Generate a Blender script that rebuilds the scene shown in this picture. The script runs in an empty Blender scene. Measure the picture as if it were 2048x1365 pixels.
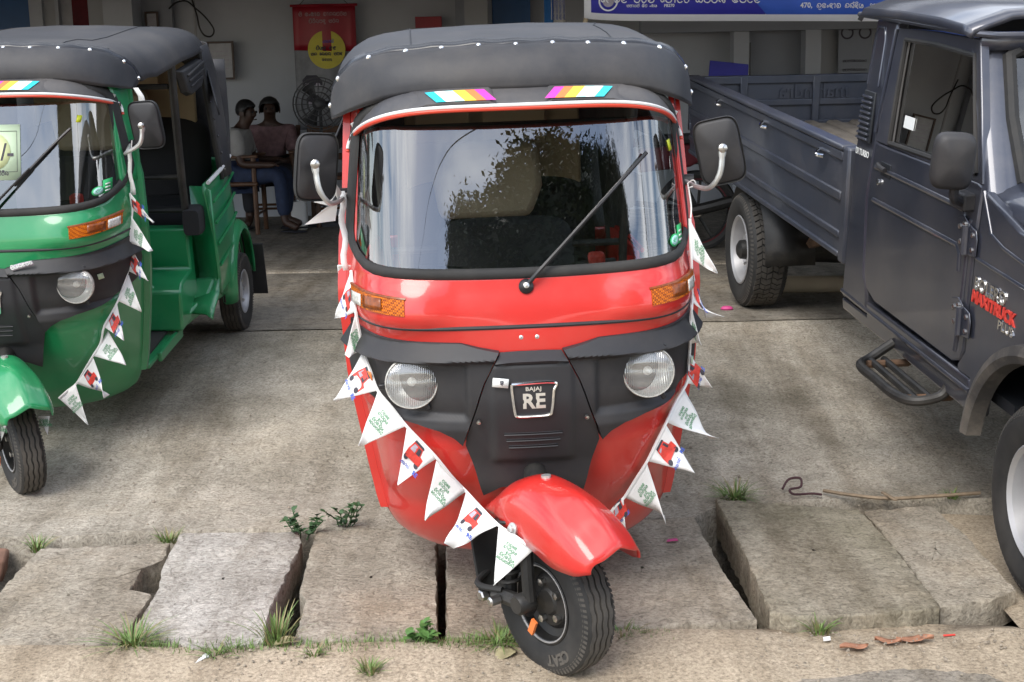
import bpy, bmesh, math, random
from mathutils import Vector, Matrix, Euler
random.seed(7)
R = math.radians
scn = bpy.context.scene
COL = scn.collection

# ------------------------------------------------------------------ camera
cam_d = bpy.data.cameras.new('camera')
cam = bpy.data.objects.new('camera', cam_d); COL.objects.link(cam)
cam.location = (0, 0, 1.644)
cam.rotation_euler = (Matrix.Rotation(R(90 - 11), 3, "X") @ Matrix.Rotation(R(-1.2), 3, "Z")).to_euler()
cam_d.sensor_width = 36; cam_d.lens = 2800 / 2048 * 36
cam_d.clip_start = 0.05; cam_d.clip_end = 600
scn.camera = cam

# ------------------------------------------------------------------ sky and sun
SUN_DIR = Vector((-0.38, -0.76, 0.93)).normalized()      # towards the sun: high, behind the camera
w = bpy.data.worlds.new('World'); scn.world = w; w.use_nodes = True
nt = w.node_tree; nt.nodes.clear()
out = nt.nodes.new('ShaderNodeOutputWorld'); bg = nt.nodes.new('ShaderNodeBackground')
sky = nt.nodes.new('ShaderNodeTexSky'); sky.sky_type = 'NISHITA'; sky.sun_disc = False
sky.sun_elevation = math.asin(SUN_DIR.z); sky.sun_rotation = math.atan2(SUN_DIR.x, SUN_DIR.y)
sky.air_density = 1.0; sky.dust_density = 1.0; sky.ozone_density = 1.0
tc = nt.nodes.new('ShaderNodeTexCoord'); mp = nt.nodes.new('ShaderNodeMapping')
mp.inputs['Scale'].default_value = (1, 1, 2.4)
ns = nt.nodes.new('ShaderNodeTexNoise'); ns.inputs['Scale'].default_value = 2.3; ns.inputs['Detail'].default_value = 7
ns.inputs['Roughness'].default_value = 0.55; ns.inputs['Distortion'].default_value = 0.5
rp = nt.nodes.new('ShaderNodeValToRGB')
rp.color_ramp.elements[0].position = 0.40; rp.color_ramp.elements[1].position = 0.66
mx = nt.nodes.new('ShaderNodeMixRGB'); mx.inputs['Color2'].default_value = (11.5, 11.8, 12.3, 1)
L = nt.links.new
L(tc.outputs['Generated'], mp.inputs['Vector']); L(mp.outputs['Vector'], ns.inputs['Vector'])
L(ns.outputs['Fac'], rp.inputs['Fac']); L(rp.outputs['Color'], mx.inputs['Fac'])
L(sky.outputs['Color'], mx.inputs['Color1']); L(mx.outputs['Color'], bg.inputs['Color'])
L(bg.outputs['Background'], out.inputs['Surface'])
bg.inputs['Strength'].default_value = 0.13

sun_d = bpy.data.lights.new('sun', 'SUN'); sun_d.energy = 1.5; sun_d.angle = R(32); sun_d.color = (1, 0.955, 0.88)
sun = bpy.data.objects.new('sun', sun_d); COL.objects.link(sun)
sun.rotation_euler = (-SUN_DIR).to_track_quat('-Z', 'Y').to_euler()

vs = scn.view_settings
vs.view_transform = 'Standard'; vs.look = 'None'; vs.exposure = 0.90; vs.gamma = 1.0; vs.use_curve_mapping = False
scn.cycles.max_bounces = 8; scn.cycles.transparent_max_bounces = 12
scn.cycles.glossy_bounces = 5; scn.cycles.diffuse_bounces = 4
scn.cycles.caustics_reflective = False; scn.cycles.caustics_refractive = False
scn.cycles.use_denoising = True

# ------------------------------------------------------------------ helpers
def lerp(a, b, t): return a + (b - a) * t
def interp(tab, x):
    """smooth (finite-difference Hermite) interpolation of [(x, v), ...]"""
    n = len(tab)
    if x <= tab[0][0]: return tab[0][1]
    if x >= tab[-1][0]: return tab[-1][1]
    i = 0
    while tab[i + 1][0] < x: i += 1
    def slope(k):
        if k == 0: return (tab[1][1] - tab[0][1]) / (tab[1][0] - tab[0][0])
        if k == n - 1: return (tab[-1][1] - tab[-2][1]) / (tab[-1][0] - tab[-2][0])
        a = (tab[k][1] - tab[k-1][1]) / (tab[k][0] - tab[k-1][0]); b = (tab[k+1][1] - tab[k][1]) / (tab[k+1][0] - tab[k][0])
        if a * b <= 0: return 0.0
        return 2 * a * b / (a + b)
    x0, v0 = tab[i]; x1, v1 = tab[i + 1]; h = x1 - x0; t = (x - x0) / h
    m0, m1 = slope(i) * h, slope(i + 1) * h
    return (2*t**3 - 3*t*t + 1) * v0 + (t**3 - 2*t*t + t) * m0 + (-2*t**3 + 3*t*t) * v1 + (t**3 - t*t) * m1
def poly_at(pts, u):
    """point at fraction u of a polyline (by length)"""
    ls = [math.dist(pts[i], pts[i+1]) for i in range(len(pts) - 1)]; s = u * sum(ls)
    for i, l in enumerate(ls):
        if s <= l or i == len(ls) - 1:
            t = s / l if l else 0
            return tuple(lerp(a, b, min(1, t)) for a, b in zip(pts[i], pts[i+1]))
        s -= l
def smooth_path(pts, k=6):
    """Catmull-Rom through 3D points"""
    P = [Vector(p) for p in pts]; o = []
    for i in range(len(P) - 1):
        p0 = P[max(0, i-1)]; p1 = P[i]; p2 = P[i+1]; p3 = P[min(len(P)-1, i+2)]
        for j in range(k):
            t = j / k
            o.append(0.5 * ((2*p1) + (p2-p0)*t + (2*p0-5*p1+4*p2-p3)*t*t + (3*p1-p0-3*p2+p3)*t**3))
    o.append(P[-1]); return o
def sstep(a, b, x):
    t = max(0, min(1, (x - a) / (b - a))); return t * t * (3 - 2 * t)

class MB:
    def __init__(s): s.v = []; s.f = []
    def add(s, vs, fs):
        n = len(s.v); s.v += [tuple(p) for p in vs]; s.f += [tuple(i + n for i in q) for q in fs]; return s
    def box(s, c, d, rot=None):
        x, y, z = d[0]/2, d[1]/2, d[2]/2
        vs = [Vector((i*x, j*y, k*z)) for i in (-1, 1) for j in (-1, 1) for k in (-1, 1)]
        if rot is not None:
            m = Euler(rot).to_matrix(); vs = [m @ q for q in vs]
        vs = [q + Vector(c) for q in vs]
        return s.add(vs, [(0,1,3,2), (4,6,7,5), (0,4,5,1), (2,3,7,6), (0,2,6,4), (1,5,7,3)])
    def grid(s, rows, closed=False, flip=False):
        m, n = len(rows), len(rows[0]); vs = [p for r in rows for p in r]; fs = []
        for i in range(m - 1):
            for j in range(n if closed else n - 1):
                a, b = i*n + j, i*n + (j+1) % n; c, d = a + n, b + n
                fs.append((a, c, d, b) if flip else (a, b, d, c))
        return s.add(vs, fs)
    def tube(s, path, r, n=8, cap=True):
        P = [Vector(p) for p in path]; rows = []
        up = Vector((0, 0, 1)); last = None
        for i, p in enumerate(P):
            t = (P[min(i+1, len(P)-1)] - P[max(i-1, 0)]).normalized()
            if last is None:
                a = t.cross(up)
                if a.length < 0.1: a = t.cross(Vector((1, 0, 0)))
                a.normalize()
            else:
                a = (last - t * last.dot(t)).normalized()
            last = a; b = t.cross(a)
            rr = r[i] if isinstance(r, (list, tuple)) else r
            rows.append([p + (a * math.cos(2*math.pi*k/n) + b * math.sin(2*math.pi*k/n)) * rr for k in range(n)])
        base = len(s.v); s.grid(rows, closed=True, flip=True)
        if cap:
            s.f.append(tuple(base + k for k in range(n))); e = base + (len(P)-1) * n
            s.f.append(tuple(e + n - 1 - k for k in range(n)))
        return s
    def lathe(s, prof, c=(0, 0, 0), axis=(0, 0, 1), n=24, cap=False):
        """prof: [(radius, height along axis)]"""
        ax = Vector(axis).normalized(); a = ax.cross(Vector((0, 0, 1)))
        if a.length < 0.1: a = Vector((1, 0, 0))
        a.normalize(); b = ax.cross(a); c = Vector(c); rows = []
        for r, h in prof:
            rows.append([c + ax*h + (a*math.cos(2*math.pi*k/n) + b*math.sin(2*math.pi*k/n)) * r for k in range(n)])
        base = len(s.v); s.grid(rows, closed=True, flip=True)
        if cap:
            s.f.append(tuple(base + k for k in range(n))); e = base + (len(prof)-1) * n
            s.f.append(tuple(e + n - 1 - k for k in range(n)))
        return s
    def prism(s, poly, fn0, fn1):
        """two mapped copies of a 2D polygon joined by sides"""
        n = len(poly); base = len(s.v)
        s.v += [tuple(fn0(*p)) for p in poly] + [tuple(fn1(*p)) for p in poly]
        s.f.append(tuple(base + n - 1 - i for i in range(n))); s.f.append(tuple(base + n + i for i in range(n)))
        for i in range(n):
            j = (i + 1) % n; s.f.append((base + i, base + j, base + n + j, base + n + i))
        return s
    def build(s, name, m, parent=None, ang=35, bev=0, solid=0, seg=2, sub=0, off=-1):
        me = bpy.data.meshes.new(name); me.from_pydata(s.v, [], s.f); me.update()
        if solid == 0:
            bm = bmesh.new(); bm.from_mesh(me); bmesh.ops.recalc_face_normals(bm, faces=bm.faces); bm.to_mesh(me); bm.free()
        me.materials.append(MT[m] if isinstance(m, str) else m)
        if ang:
            me.shade_smooth(); me.set_sharp_from_angle(angle=R(ang))
        o = bpy.data.objects.new(name, me); COL.objects.link(o)
        if parent: o.parent = parent
        if solid:
            q = o.modifiers.new('thickness', 'SOLIDIFY'); q.thickness = solid; q.offset = off
        if bev:
            q = o.modifiers.new('bevel', 'BEVEL'); q.width = bev; q.segments = seg; q.limit_method = 'ANGLE'; q.angle_limit = R(40)
        if sub:
            q = o.modifiers.new('sub', 'SUBSURF'); q.levels = sub; q.render_levels = sub
        return o

def root(name, label, cat, loc=(0, 0, 0), rot=(0, 0, 0), group=None):
    o = bpy.data.objects.new(name, None); COL.objects.link(o); o.location = loc; o.rotation_euler = rot
    o.empty_display_size = 0.1
    return tag(o, label, cat, group)
def tag(o, label=None, cat=None, group=None, kind=None):
    if label: o['label'] = label
    if cat: o['category'] = cat
    if group: o['group'] = group
    if kind: o['kind'] = kind
    return o
def part_label(o, label): o['label'] = label; return o

def text_mesh(txt, size=1.0, extrude=0.0, bold=0.0, spacing=1.0):
    """flat lettering as (verts, faces); x right, y up, centred"""
    cu = bpy.data.curves.new('lettering', 'FONT'); cu.body = txt; cu.size = size; cu.align_x = 'CENTER'; cu.align_y = 'CENTER'
    cu.extrude = extrude; cu.offset = bold; cu.resolution_u = 3; cu.space_character = spacing
    o = bpy.data.objects.new('lettering', cu); COL.objects.link(o)
    dg = bpy.context.evaluated_depsgraph_get(); dg.update()
    me = bpy.data.meshes.new_from_object(o.evaluated_get(dg))
    vs = [tuple(v.co) for v in me.vertices]; fs = [tuple(p.vertices) for p in me.polygons]
    bpy.data.objects.remove(o); bpy.data.curves.remove(cu); bpy.data.meshes.remove(me)
    return vs, fs

# strokes of the round island script used on the pennants and the banner (unit boxes, x-height 1)
def arc(cx, cy, rx, ry, a0, a1, n=9):
    return [(cx + rx*math.cos(R(lerp(a0, a1, i/(n-1)))), cy + ry*math.sin(R(lerp(a0, a1, i/(n-1))))) for i in range(n)]
GLY = {
 'w': (1.0, [arc(.28,.42,.22,.22,0,360) , arc(.5,.5,.45,.48,150,-60), [(.72,.08),(.2,.05)]]),
 'n': (1.0, [arc(.25,.35,.2,.2,-20,300), arc(.48,.5,.45,.48,160,-30), arc(.75,.28,.18,.25,60,-200)]),
 'y': (1.05,[arc(.25,.5,.22,.45,70,350), arc(.68,.42,.3,.4,200,470), arc(.68,.55,.12,.15,0,360)]),
 'p': (.95, [arc(.22,.72,.17,.2,0,330), arc(.45,.4,.42,.4,140,390), [(.82,.6),(.82,1.0),(.5,1.0)]]),
 'l': (1.0, [arc(.5,.5,.46,.47,30,330), arc(.55,.45,.2,.22,0,330), [(.9,.72),(.72,.62)]]),
 'k': (1.1, [arc(.28,.4,.22,.3,0,360), arc(.8,.4,.25,.35,-160,160), [(.5,.1),(.5,.95)], arc(.5,.8,.3,.22,180,0)]),
 's': (1.0, [arc(.25,.6,.2,.3,90,420), arc(.55,.35,.42,.33,180,390), arc(.8,.7,.14,.22,-60,220)]),
 'd': (.8,  [arc(.4,.55,.36,.42,20,300), arc(.42,.5,.15,.15,0,360), [(.58,.12),(.7,-.15)]]),
 'h': (1.0, [arc(.25,.35,.2,.25,0,360), arc(.55,.55,.42,.42,170,-90)]),
 'j': (1.1, [arc(.28,.5,.24,.4,60,360), arc(.75,.4,.28,.36,180,500), [(.5,.2),(.52,.85)]]),
 'b': (1.05,[arc(.28,.35,.24,.3,90,420), arc(.72,.45,.28,.42,-90,180), arc(.72,.8,.12,.15,0,300)]),
 'm': (1.0, [arc(.28,.75,.18,.2,-40,280), arc(.5,.38,.45,.36,150,390), arc(.78,.72,.14,.22,-40,240)]),
 'r': (.8,  [arc(.4,.4,.35,.4,60,420), arc(.45,.95,.28,.15,200,-20)]),
 't': (.9,  [arc(.45,.45,.4,.44,50,330), [(.4,.9),(.75,1.0)]]),
 'g': (1.0, [arc(.3,.45,.25,.4,20,330), arc(.75,.45,.2,.42,-150,150)]),
 'D': (1.0, [arc(.5,.45,.45,.45,20,320), arc(.4,.55,.16,.2,0,360), [(.75,.6),(.95,.9)]]),
 'aa':(.5,  [arc(.2,.75,.18,.22,180,-40), [(.35,.6),(.3,.0)]]),
 'e': (.6,  [arc(.25,.35,.2,.25,0,360), arc(.3,.6,.25,.35,160,-20), [(.54,.5),(.5,.1)]]),
 'i': (0,   [arc(-.5,1.12,.28,.18,200,-20)]),
 'u': (0,   [arc(-.4,-.18,.25,.15,160,380)]),
 'x': (0,   [arc(-.3,1.15,.14,.14,-60,230)]),
 'o': (.45, [arc(.2,.35,.16,.2,0,360)]),
 ' ': (.7, []), '.': (.35, [[(.1,.02),(.16,.02)]]), ',': (.35, [[(.14,.05),(.06,-.15)]]), '|': (.4, [[(.15,-.2),(.15,1.2)]]),
}
def stroke_text(words, size, weight=0.13):
    """ribbon strokes: list of glyph names -> (verts, faces), centred on x, baseline at y=0"""
    x = 0; m = MB()
    for gname in words:
        adv, st = GLY[gname]
        for line in st:
            pts = [Vector((x + p[0], p[1], 0)) for p in line]; rows = []
            for i, p in enumerate(pts):
                t = (pts[min(i+1, len(pts)-1)] - pts[max(i-1, 0)]); t.normalize(); nrm = Vector((-t.y, t.x, 0)) * weight / 2
                rows.append([p - nrm, p + nrm])
            m.grid(rows)
        x += adv + (0.12 if adv else 0)
    return [((p[0] - x/2) * size, p[1] * size, 0) for p in m.v], m.f

# ------------------------------------------------------------------ materials
MT = {}
def new_mat(name):
    m = bpy.data.materials.new(name); m.use_nodes = True; MT[name] = m
    return m, m.node_tree, m.node_tree.nodes['Principled BSDF']
def noise(nt, scale, detail=5, rough=.55, coord='Object', dist=0):
    t = nt.nodes.new('ShaderNodeTexCoord'); n = nt.nodes.new('ShaderNodeTexNoise')
    n.inputs['Scale'].default_value = scale; n.inputs['Detail'].default_value = detail; n.inputs['Roughness'].default_value = rough
    n.inputs['Distortion'].default_value = dist
    nt.links.new(t.outputs[coord], n.inputs['Vector']); return n
def ramp(nt, src, stops):
    r = nt.nodes.new('ShaderNodeValToRGB'); e = r.color_ramp.elements
    while len(e) < len(stops): e.new(0.5)
    for q, (p, c) in zip(e, stops): q.position = p; q.color = (*c, 1) if len(c) == 3 else c
    nt.links.new(src, r.inputs['Fac']); return r
def mixc(nt, fac, a, b, mode='MIX'):
    m = nt.nodes.new('ShaderNodeMixRGB'); m.blend_type = mode
    for sock, val in ((m.inputs['Fac'], fac), (m.inputs['Color1'], a), (m.inputs['Color2'], b)):
        if isinstance(val, (int, float)): sock.default_value = val
        elif isinstance(val, tuple): sock.default_value = (*val, 1) if len(val) == 3 else val
        else: nt.links.new(val, sock)
    return m
def bump(nt, bs, src, strength=.3, dist=.01):
    b = nt.nodes.new('ShaderNodeBump'); b.inputs['Strength'].default_value = strength; b.inputs['Distance'].default_value = dist
    nt.links.new(src, b.inputs['Height']); nt.links.new(b.outputs['Normal'], bs.inputs['Normal']); return b
def simple(name, col, rough=.5, metal=0, coat=0, var=.12, vscale=6, bscale=0, bstr=.15, bdist=.003, spec=.5, dust=0):
    m, nt, bs = new_mat(name)
    bs.inputs['Roughness'].default_value = rough; bs.inputs['Metallic'].default_value = metal
    bs.inputs['Coat Weight'].default_value = coat; bs.inputs['Coat Roughness'].default_value = .09
    bs.inputs['Specular IOR Level'].default_value = spec
    n = noise(nt, vscale); c = ramp(nt, n.outputs['Fac'], [(.3, tuple(x*(1-var) for x in col)), (.7, tuple(min(1, x*(1+var)) for x in col))])
    src = c.outputs['Color']
    if dust:
        n2 = noise(nt, 2.2, 8, .7); r2 = ramp(nt, n2.outputs['Fac'], [(.45, (0, 0, 0)), (.8, (dust, dust, dust))])
        src = mixc(nt, r2.outputs['Color'], src, (.36, .31, .25)).outputs['Color']
        rr = nt.nodes.new('ShaderNodeMapRange'); rr.inputs['To Min'].default_value = rough; rr.inputs['To Max'].default_value = min(1, rough + .3)
        nt.links.new(n2.outputs['Fac'], rr.inputs['Value']); nt.links.new(rr.outputs['Result'], bs.inputs['Roughness'])
    nt.links.new(src, bs.inputs['Base Color'])
    if bscale:
        bump(nt, bs, noise(nt, bscale, 3).outputs['Fac'], bstr, bdist)
    return m
simple('paint_red', (.58, .020, .014), .28, coat=.9, var=.06, vscale=3, dust=.10)
simple('paint_green', (.008, .245, .08), .28, coat=.9, var=.08, vscale=3, dust=.10)
simple('paint_grey', (.046, .052, .074), .24, metal=.4, coat=1.0, var=.1, vscale=3, dust=.20)
simple('plastic_black', (.022, .022, .025), .42, var=.15, vscale=5, bscale=420, bstr=.12, bdist=.0006, dust=.10)
simple('plastic_dark', (.014, .014, .016), .38, var=.1)
simple('vinyl', (.026, .027, .032), .42, var=.2, vscale=4, bscale=14, bstr=.25, bdist=.004, dust=.16)
simple('rubber', (.018, .018, .018), .6, var=.2, vscale=9, bscale=160, bstr=.15, bdist=.001, dust=.12)
simple('tread', (.055, .051, .046), .8, var=.2, vscale=14, dust=.35)
simple('tread_groove', (.012, .012, .012), .85, var=.1)
simple('chassis', (.012, .012, .012), .38, var=.3, vscale=16, dust=.2)
simple('chrome', (.86, .86, .86), .09, metal=1, var=.02)
simple('steel', (.55, .54, .52), .32, metal=1, var=.1, vscale=15)
simple('galvanised', (.62, .63, .62), .42, metal=.8, var=.12, vscale=20)
simple('silver_rim', (.52, .52, .53), .36, metal=.7, var=.1, dust=.12)
simple('cloth_white', (.80, .80, .79), .85, var=.03, vscale=20, bscale=30, bstr=.2, bdist=.004)
simple('ink_green', (.10, .30, .15), .7, var=.2, vscale=60)
simple('ink_blue', (.05, .11, .52), .7, var=.2, vscale=60)
simple('ink_red', (.62, .05, .035), .6, var=.25, vscale=60)
simple('ink_dark', (.05, .045, .06), .7, var=.2, vscale=60)
simple('ink_grey', (.40, .36, .42), .7, var=.2, vscale=60)
simple('white_paint', (.75, .75, .74), .4, var=.04)
simple('edge_red', (.62, .06, .03), .35, var=.04)
for nm, c in (('stripe_cyan', (.02, .52, .62)), ('stripe_white', (.8, .82, .8)), ('stripe_ice', (.45, .75, .72)), ('stripe_yellow', (.85, .56, .05)), ('stripe_orange', (.80, .20, .05)), ('stripe_pink', (.68, .05, .42))):
    simple(nm, c, .35, var=.03)
simple('sticker_green', (.03, .45, .14), .4, var=.05); simple('sticker_yellow', (.62, .68, .03), .4, var=.05)
simple('sticker_orange', (.75, .20, .05), .5, var=.1); simple('sticker_white', (.78, .80, .78), .5, var=.03); simple('card_green', (.56, .70, .50), .6, var=.05)
simple('seat_black', (.02, .02, .022), .85, var=.15, bscale=80, bstr=.2, bdist=.001)
simple('beige_trim', (.42, .33, .21), .65, var=.1)
simple('dark_trim', (.012, .014, .018), .6, var=.1)
def thin_glass(name, tint=(.80, .86, .84), ior=1.75, rough=0.0, boost=0.0):
    m, nt, bs = new_mat(name); nt.nodes.remove(bs); o = nt.nodes['Material Output']
    tr = nt.nodes.new('ShaderNodeBsdfTransparent'); tr.inputs['Color'].default_value = (*tint, 1)
    gl = nt.nodes.new('ShaderNodeBsdfGlossy'); gl.inputs['Roughness'].default_value = rough
    fr = nt.nodes.new('ShaderNodeFresnel'); fr.inputs['IOR'].default_value = ior
    ad = nt.nodes.new('ShaderNodeMath'); ad.operation = 'ADD'; ad.inputs[1].default_value = boost; ad.use_clamp = True
    mi = nt.nodes.new('ShaderNodeMixShader')
    nt.links.new(fr.outputs['Fac'], ad.inputs[0]); nt.links.new(ad.outputs[0], mi.inputs['Fac'])
    nt.links.new(tr.outputs[0], mi.inputs[1]); nt.links.new(gl.outputs[0], mi.inputs[2]); nt.links.new(mi.outputs[0], o.inputs['Surface'])
    return m
thin_glass('windscreen_glass', (.74, .80, .78), 1.8, 0, .16)
thin_glass('truck_glass', (.09, .12, .13), 1.30, 0, .0)
thin_glass('lens_glass', (.92, .93, .92), 1.5, .03)
def amber():
    m, nt, bs = new_mat('amber_lens'); bs.inputs['Roughness'].default_value = .35; bs.inputs['Specular IOR Level'].default_value = .25
    t = nt.nodes.new('ShaderNodeTexCoord'); br = nt.nodes.new('ShaderNodeTexChecker'); br.inputs['Scale'].default_value = 190
    nt.links.new(t.outputs['Object'], br.inputs['Vector'])
    br.inputs['Color1'].default_value = (.60, .15, .004, 1); br.inputs['Color2'].default_value = (.22, .04, .002, 1)
    nt.links.new(br.outputs['Color'], bs.inputs['Base Color'])
amber()
simple('amber_dark', (.22, .05, .004), .3, coat=.1, var=.4, vscale=90); simple('clear_lens', (.62, .60, .55), .2, coat=.6, var=.3, vscale=120)
def lamp_reflector():
    m, nt, bs = new_mat('lamp_reflector'); bs.inputs['Metallic'].default_value = .45; bs.inputs['Roughness'].default_value = .30; bs.inputs['Base Color'].default_value = (.92, .91, .88, 1)
    t = nt.nodes.new('ShaderNodeTexCoord'); wv = nt.nodes.new('ShaderNodeTexWave'); wv.inputs['Scale'].default_value = 55; wv.bands_direction = 'X'
    wv.inputs['Distortion'].default_value = .4; nt.links.new(t.outputs['Object'], wv.inputs['Vector']); bump(nt, bs, wv.outputs['Fac'], .5, .004)
lamp_reflector()

simple('plastic_dusty', (.045, .042, .04), .6, var=.25, vscale=8, dust=.6)
simple('rust', (.10, .055, .03), .8, var=.5, vscale=14)
thin_glass('truck_screen', (.55, .62, .60), 1.7, 0, .08)
simple('beige_pale', (.42, .34, .24), .7, var=.1)
simple('gravel_mix', (.26, .22, .17), .9, var=.5, vscale=60)
simple('badge_silver', (.72, .70, .64), .3, metal=.5, var=.05)
simple('seat_beige', (.38, .31, .21), .6, var=.1)
simple('card_pale', (.62, .68, .36), .6, var=.05)
# ------------------------------------------------------------------ ground, drain and forecourt
def concrete(name, c0, c1, stain, grain=38, swirl=0.6, bstr=.55, moss=.35, sand=(.40, .32, .22), sandy=.25):
    m, nt, bs = new_mat(name); bs.inputs['Roughness'].default_value = .9; bs.inputs['Specular IOR Level'].default_value = .25
    big = noise(nt, .9, 6, .6); mid = noise(nt, 5, 8, .7, dist=.4); fine = noise(nt, grain, 6, .7, dist=swirl); speck = noise(nt, 95, 4, .7)
    base = ramp(nt, mid.outputs['Fac'], [(.30, c0), (.70, c1)])
    a = mixc(nt, ramp(nt, big.outputs['Fac'], [(.42, (0, 0, 0)), (.66, (moss, moss, moss))]).outputs['Color'], base.outputs['Color'], stain)
    b = mixc(nt, ramp(nt, noise(nt, 1.7, 7, .65).outputs['Fac'], [(.50, (0, 0, 0)), (.68, (sandy, sandy, sandy))]).outputs['Color'], a.outputs['Color'], sand)
    c = mixc(nt, .8, b.outputs['Color'], ramp(nt, fine.outputs['Fac'], [(.30, (.36, .34, .32)), (.50, (.95, .95, .95)), (.68, (1.25, 1.25, 1.25))]).outputs['Color'], 'MULTIPLY')
    tm = nt.nodes.new('ShaderNodeMapping'); tm.inputs['Scale'].default_value = (2.6, .35, 1); tcx = nt.nodes.new('ShaderNodeTexCoord'); nt.links.new(tcx.outputs['Object'], tm.inputs['Vector'])
    tn = nt.nodes.new('ShaderNodeTexNoise'); tn.inputs['Scale'].default_value = 1.6; tn.inputs['Detail'].default_value = 8; tn.inputs['Roughness'].default_value = .68; nt.links.new(tm.outputs['Vector'], tn.inputs['Vector'])
    c = mixc(nt, .8, c.outputs['Color'], ramp(nt, tn.outputs['Fac'], [(.36, (.60, .57, .53)), (.52, (1, 1, 1)), (.7, (1.1, 1.1, 1.1))]).outputs['Color'], 'MULTIPLY')
    d = mixc(nt, .7, c.outputs['Color'], ramp(nt, speck.outputs['Fac'], [(.30, (.42, .41, .40)), (.5, (1, 1, 1)), (.72, (1.2, 1.2, 1.2))]).outputs['Color'], 'MULTIPLY')
    nt.links.new(d.outputs['Color'], bs.inputs['Base Color'])
    wv = nt.nodes.new('ShaderNodeTexWave'); wv.wave_type = 'RINGS'; wv.inputs['Scale'].default_value = 9; wv.inputs['Distortion'].default_value = 14; wv.inputs['Detail'].default_value = 3; wv.inputs['Detail Scale'].default_value = 1.2
    t = nt.nodes.new('ShaderNodeTexCoord'); nt.links.new(t.outputs['Object'], wv.inputs['Vector'])
    h = mixc(nt, .12, fine.outputs['Fac'], wv.outputs['Fac']); h2 = mixc(nt, .25, h.outputs['Color'], speck.outputs['Fac'])
    bump(nt, bs, h2.outputs['Color'], bstr, .012)
    return m
concrete('ramp_concrete', (.35, .315, .255), (.59, .535, .45), (.20, .177, .133), 22, 3.2, 1.0, .85, sand=(.50, .43, .33), sandy=.5)
concrete('slab_concrete', (.33, .29, .23), (.52, .465, .385), (.24, .205, .15), 30, 1.6, 1.0, .55, sandy=.45, sand=(.52, .42, .30))
concrete('slab_pale', (.38, .35, .31), (.62, .585, .53), (.30, .265, .22), 26, 2.0, 1.0, .5, sandy=.25)
concrete('slab_mossy', (.26, .23, .175), (.46, .41, .325), (.17, .155, .095), 34, 1.2, 1.0, .65, sandy=.4)
concrete('floor_concrete', (.21, .19, .155), (.29, .265, .225), (.16, .14, .115), 20, .6, .3, .5)
concrete('drain_mud', (.05, .042, .03), (.10, .082, .058), (.03, .027, .018), 30, .6, .8)
concrete('dirt', (.40, .325, .235), (.56, .47, .355), (.31, .25, .18), 90, .5, .7, .5, sand=(.24, .21, .18), sandy=.0)
simple('brick_red', (.20, .11, .075), .9, var=.3, vscale=12, bscale=60, bstr=.5)
random.seed(3)
def bumpy(x, y, k=1.0): return k * (.006*math.sin(3.1*x + 1.7*y) + .005*math.sin(7.3*x - 4.1*y + 1) + .003*math.sin(13*y + 9*x))
def sheet(xs, ys, fz): return MB().grid([[(x, y, fz(x, y)) for x in xs] for y in ys])
def rng(a, b, n): return [lerp(a, b, i / n) for i in range(n + 1)]
far = [-120, -60, -30, -15, -8, -5]
xs = far + rng(-4, 4, 110) + [-v for v in reversed(far)]
edge = lambda x: 3.80 + .02*math.sin(2.3*x) + .012*math.sin(7*x)
road = MB().grid([[(x, y, bumpy(x, y, .5) - .004) for x in xs] for y in [-120, -60, -30, -12, -5, 0, 1.5]] + [[(x, lerp(2, edge(x), j/40), bumpy(x, lerp(2, edge(x), j/40), .8) + .036*sstep(3.40, 3.80, lerp(2, edge(x), j/40))*(1 - .75*sstep(.62, .8, x)*(1 - sstep(1.25, 1.4, x)))*(1 - 1.9*sstep(1.45, 1.62, x))) for x in xs] for j in range(41)] + [[(x, edge(x) + .10, .0 - .03*sstep(1.45, 1.62, x)) for x in xs], [(x, edge(x) + .12, -.40) for x in xs]])
tag(road.build('ground', 'dirt', ang=80), kind='structure')
# old asphalt showing through the sand at the road side
rs = MB()
def patch(cx, cy, rx, ry, seed, n=26):
    random.seed(seed); out_ = []
    for i in range(n):
        a = 2*math.pi*i/n; k = random.uniform(.72, 1.1); out_.append((cx + rx*k*math.cos(a), cy + ry*k*math.sin(a)))
    return out_
concrete('asphalt', (.24, .215, .18), (.37, .325, .265), (.18, .16, .13), 70, .3, .6, sandy=.8)
def asphalt_edge(x): return 3.585 + .03*sstep(.5, .9, x) + .13*sstep(.9, 1.5, x) + .05*math.sin(5*x) + .03*math.sin(13*x + 1)
rs = MB().grid([[(x, lerp(1.6, asphalt_edge(x), j/16), bumpy(x, lerp(1.6, asphalt_edge(x), j/16), .8) + lerp(.004, .004, j/16)) for x in rng(-4, 4, 120)] for j in range(17)])
tag(rs.build('road_asphalt', 'asphalt', ang=80), kind='structure')
tag(MB().grid([[(x, y, z) for x in (-60, 60)] for y, z in ((3.5, -.36), (5.3, -.38))]).build('drain_bed', 'drain_mud', ang=0), kind='structure')
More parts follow.
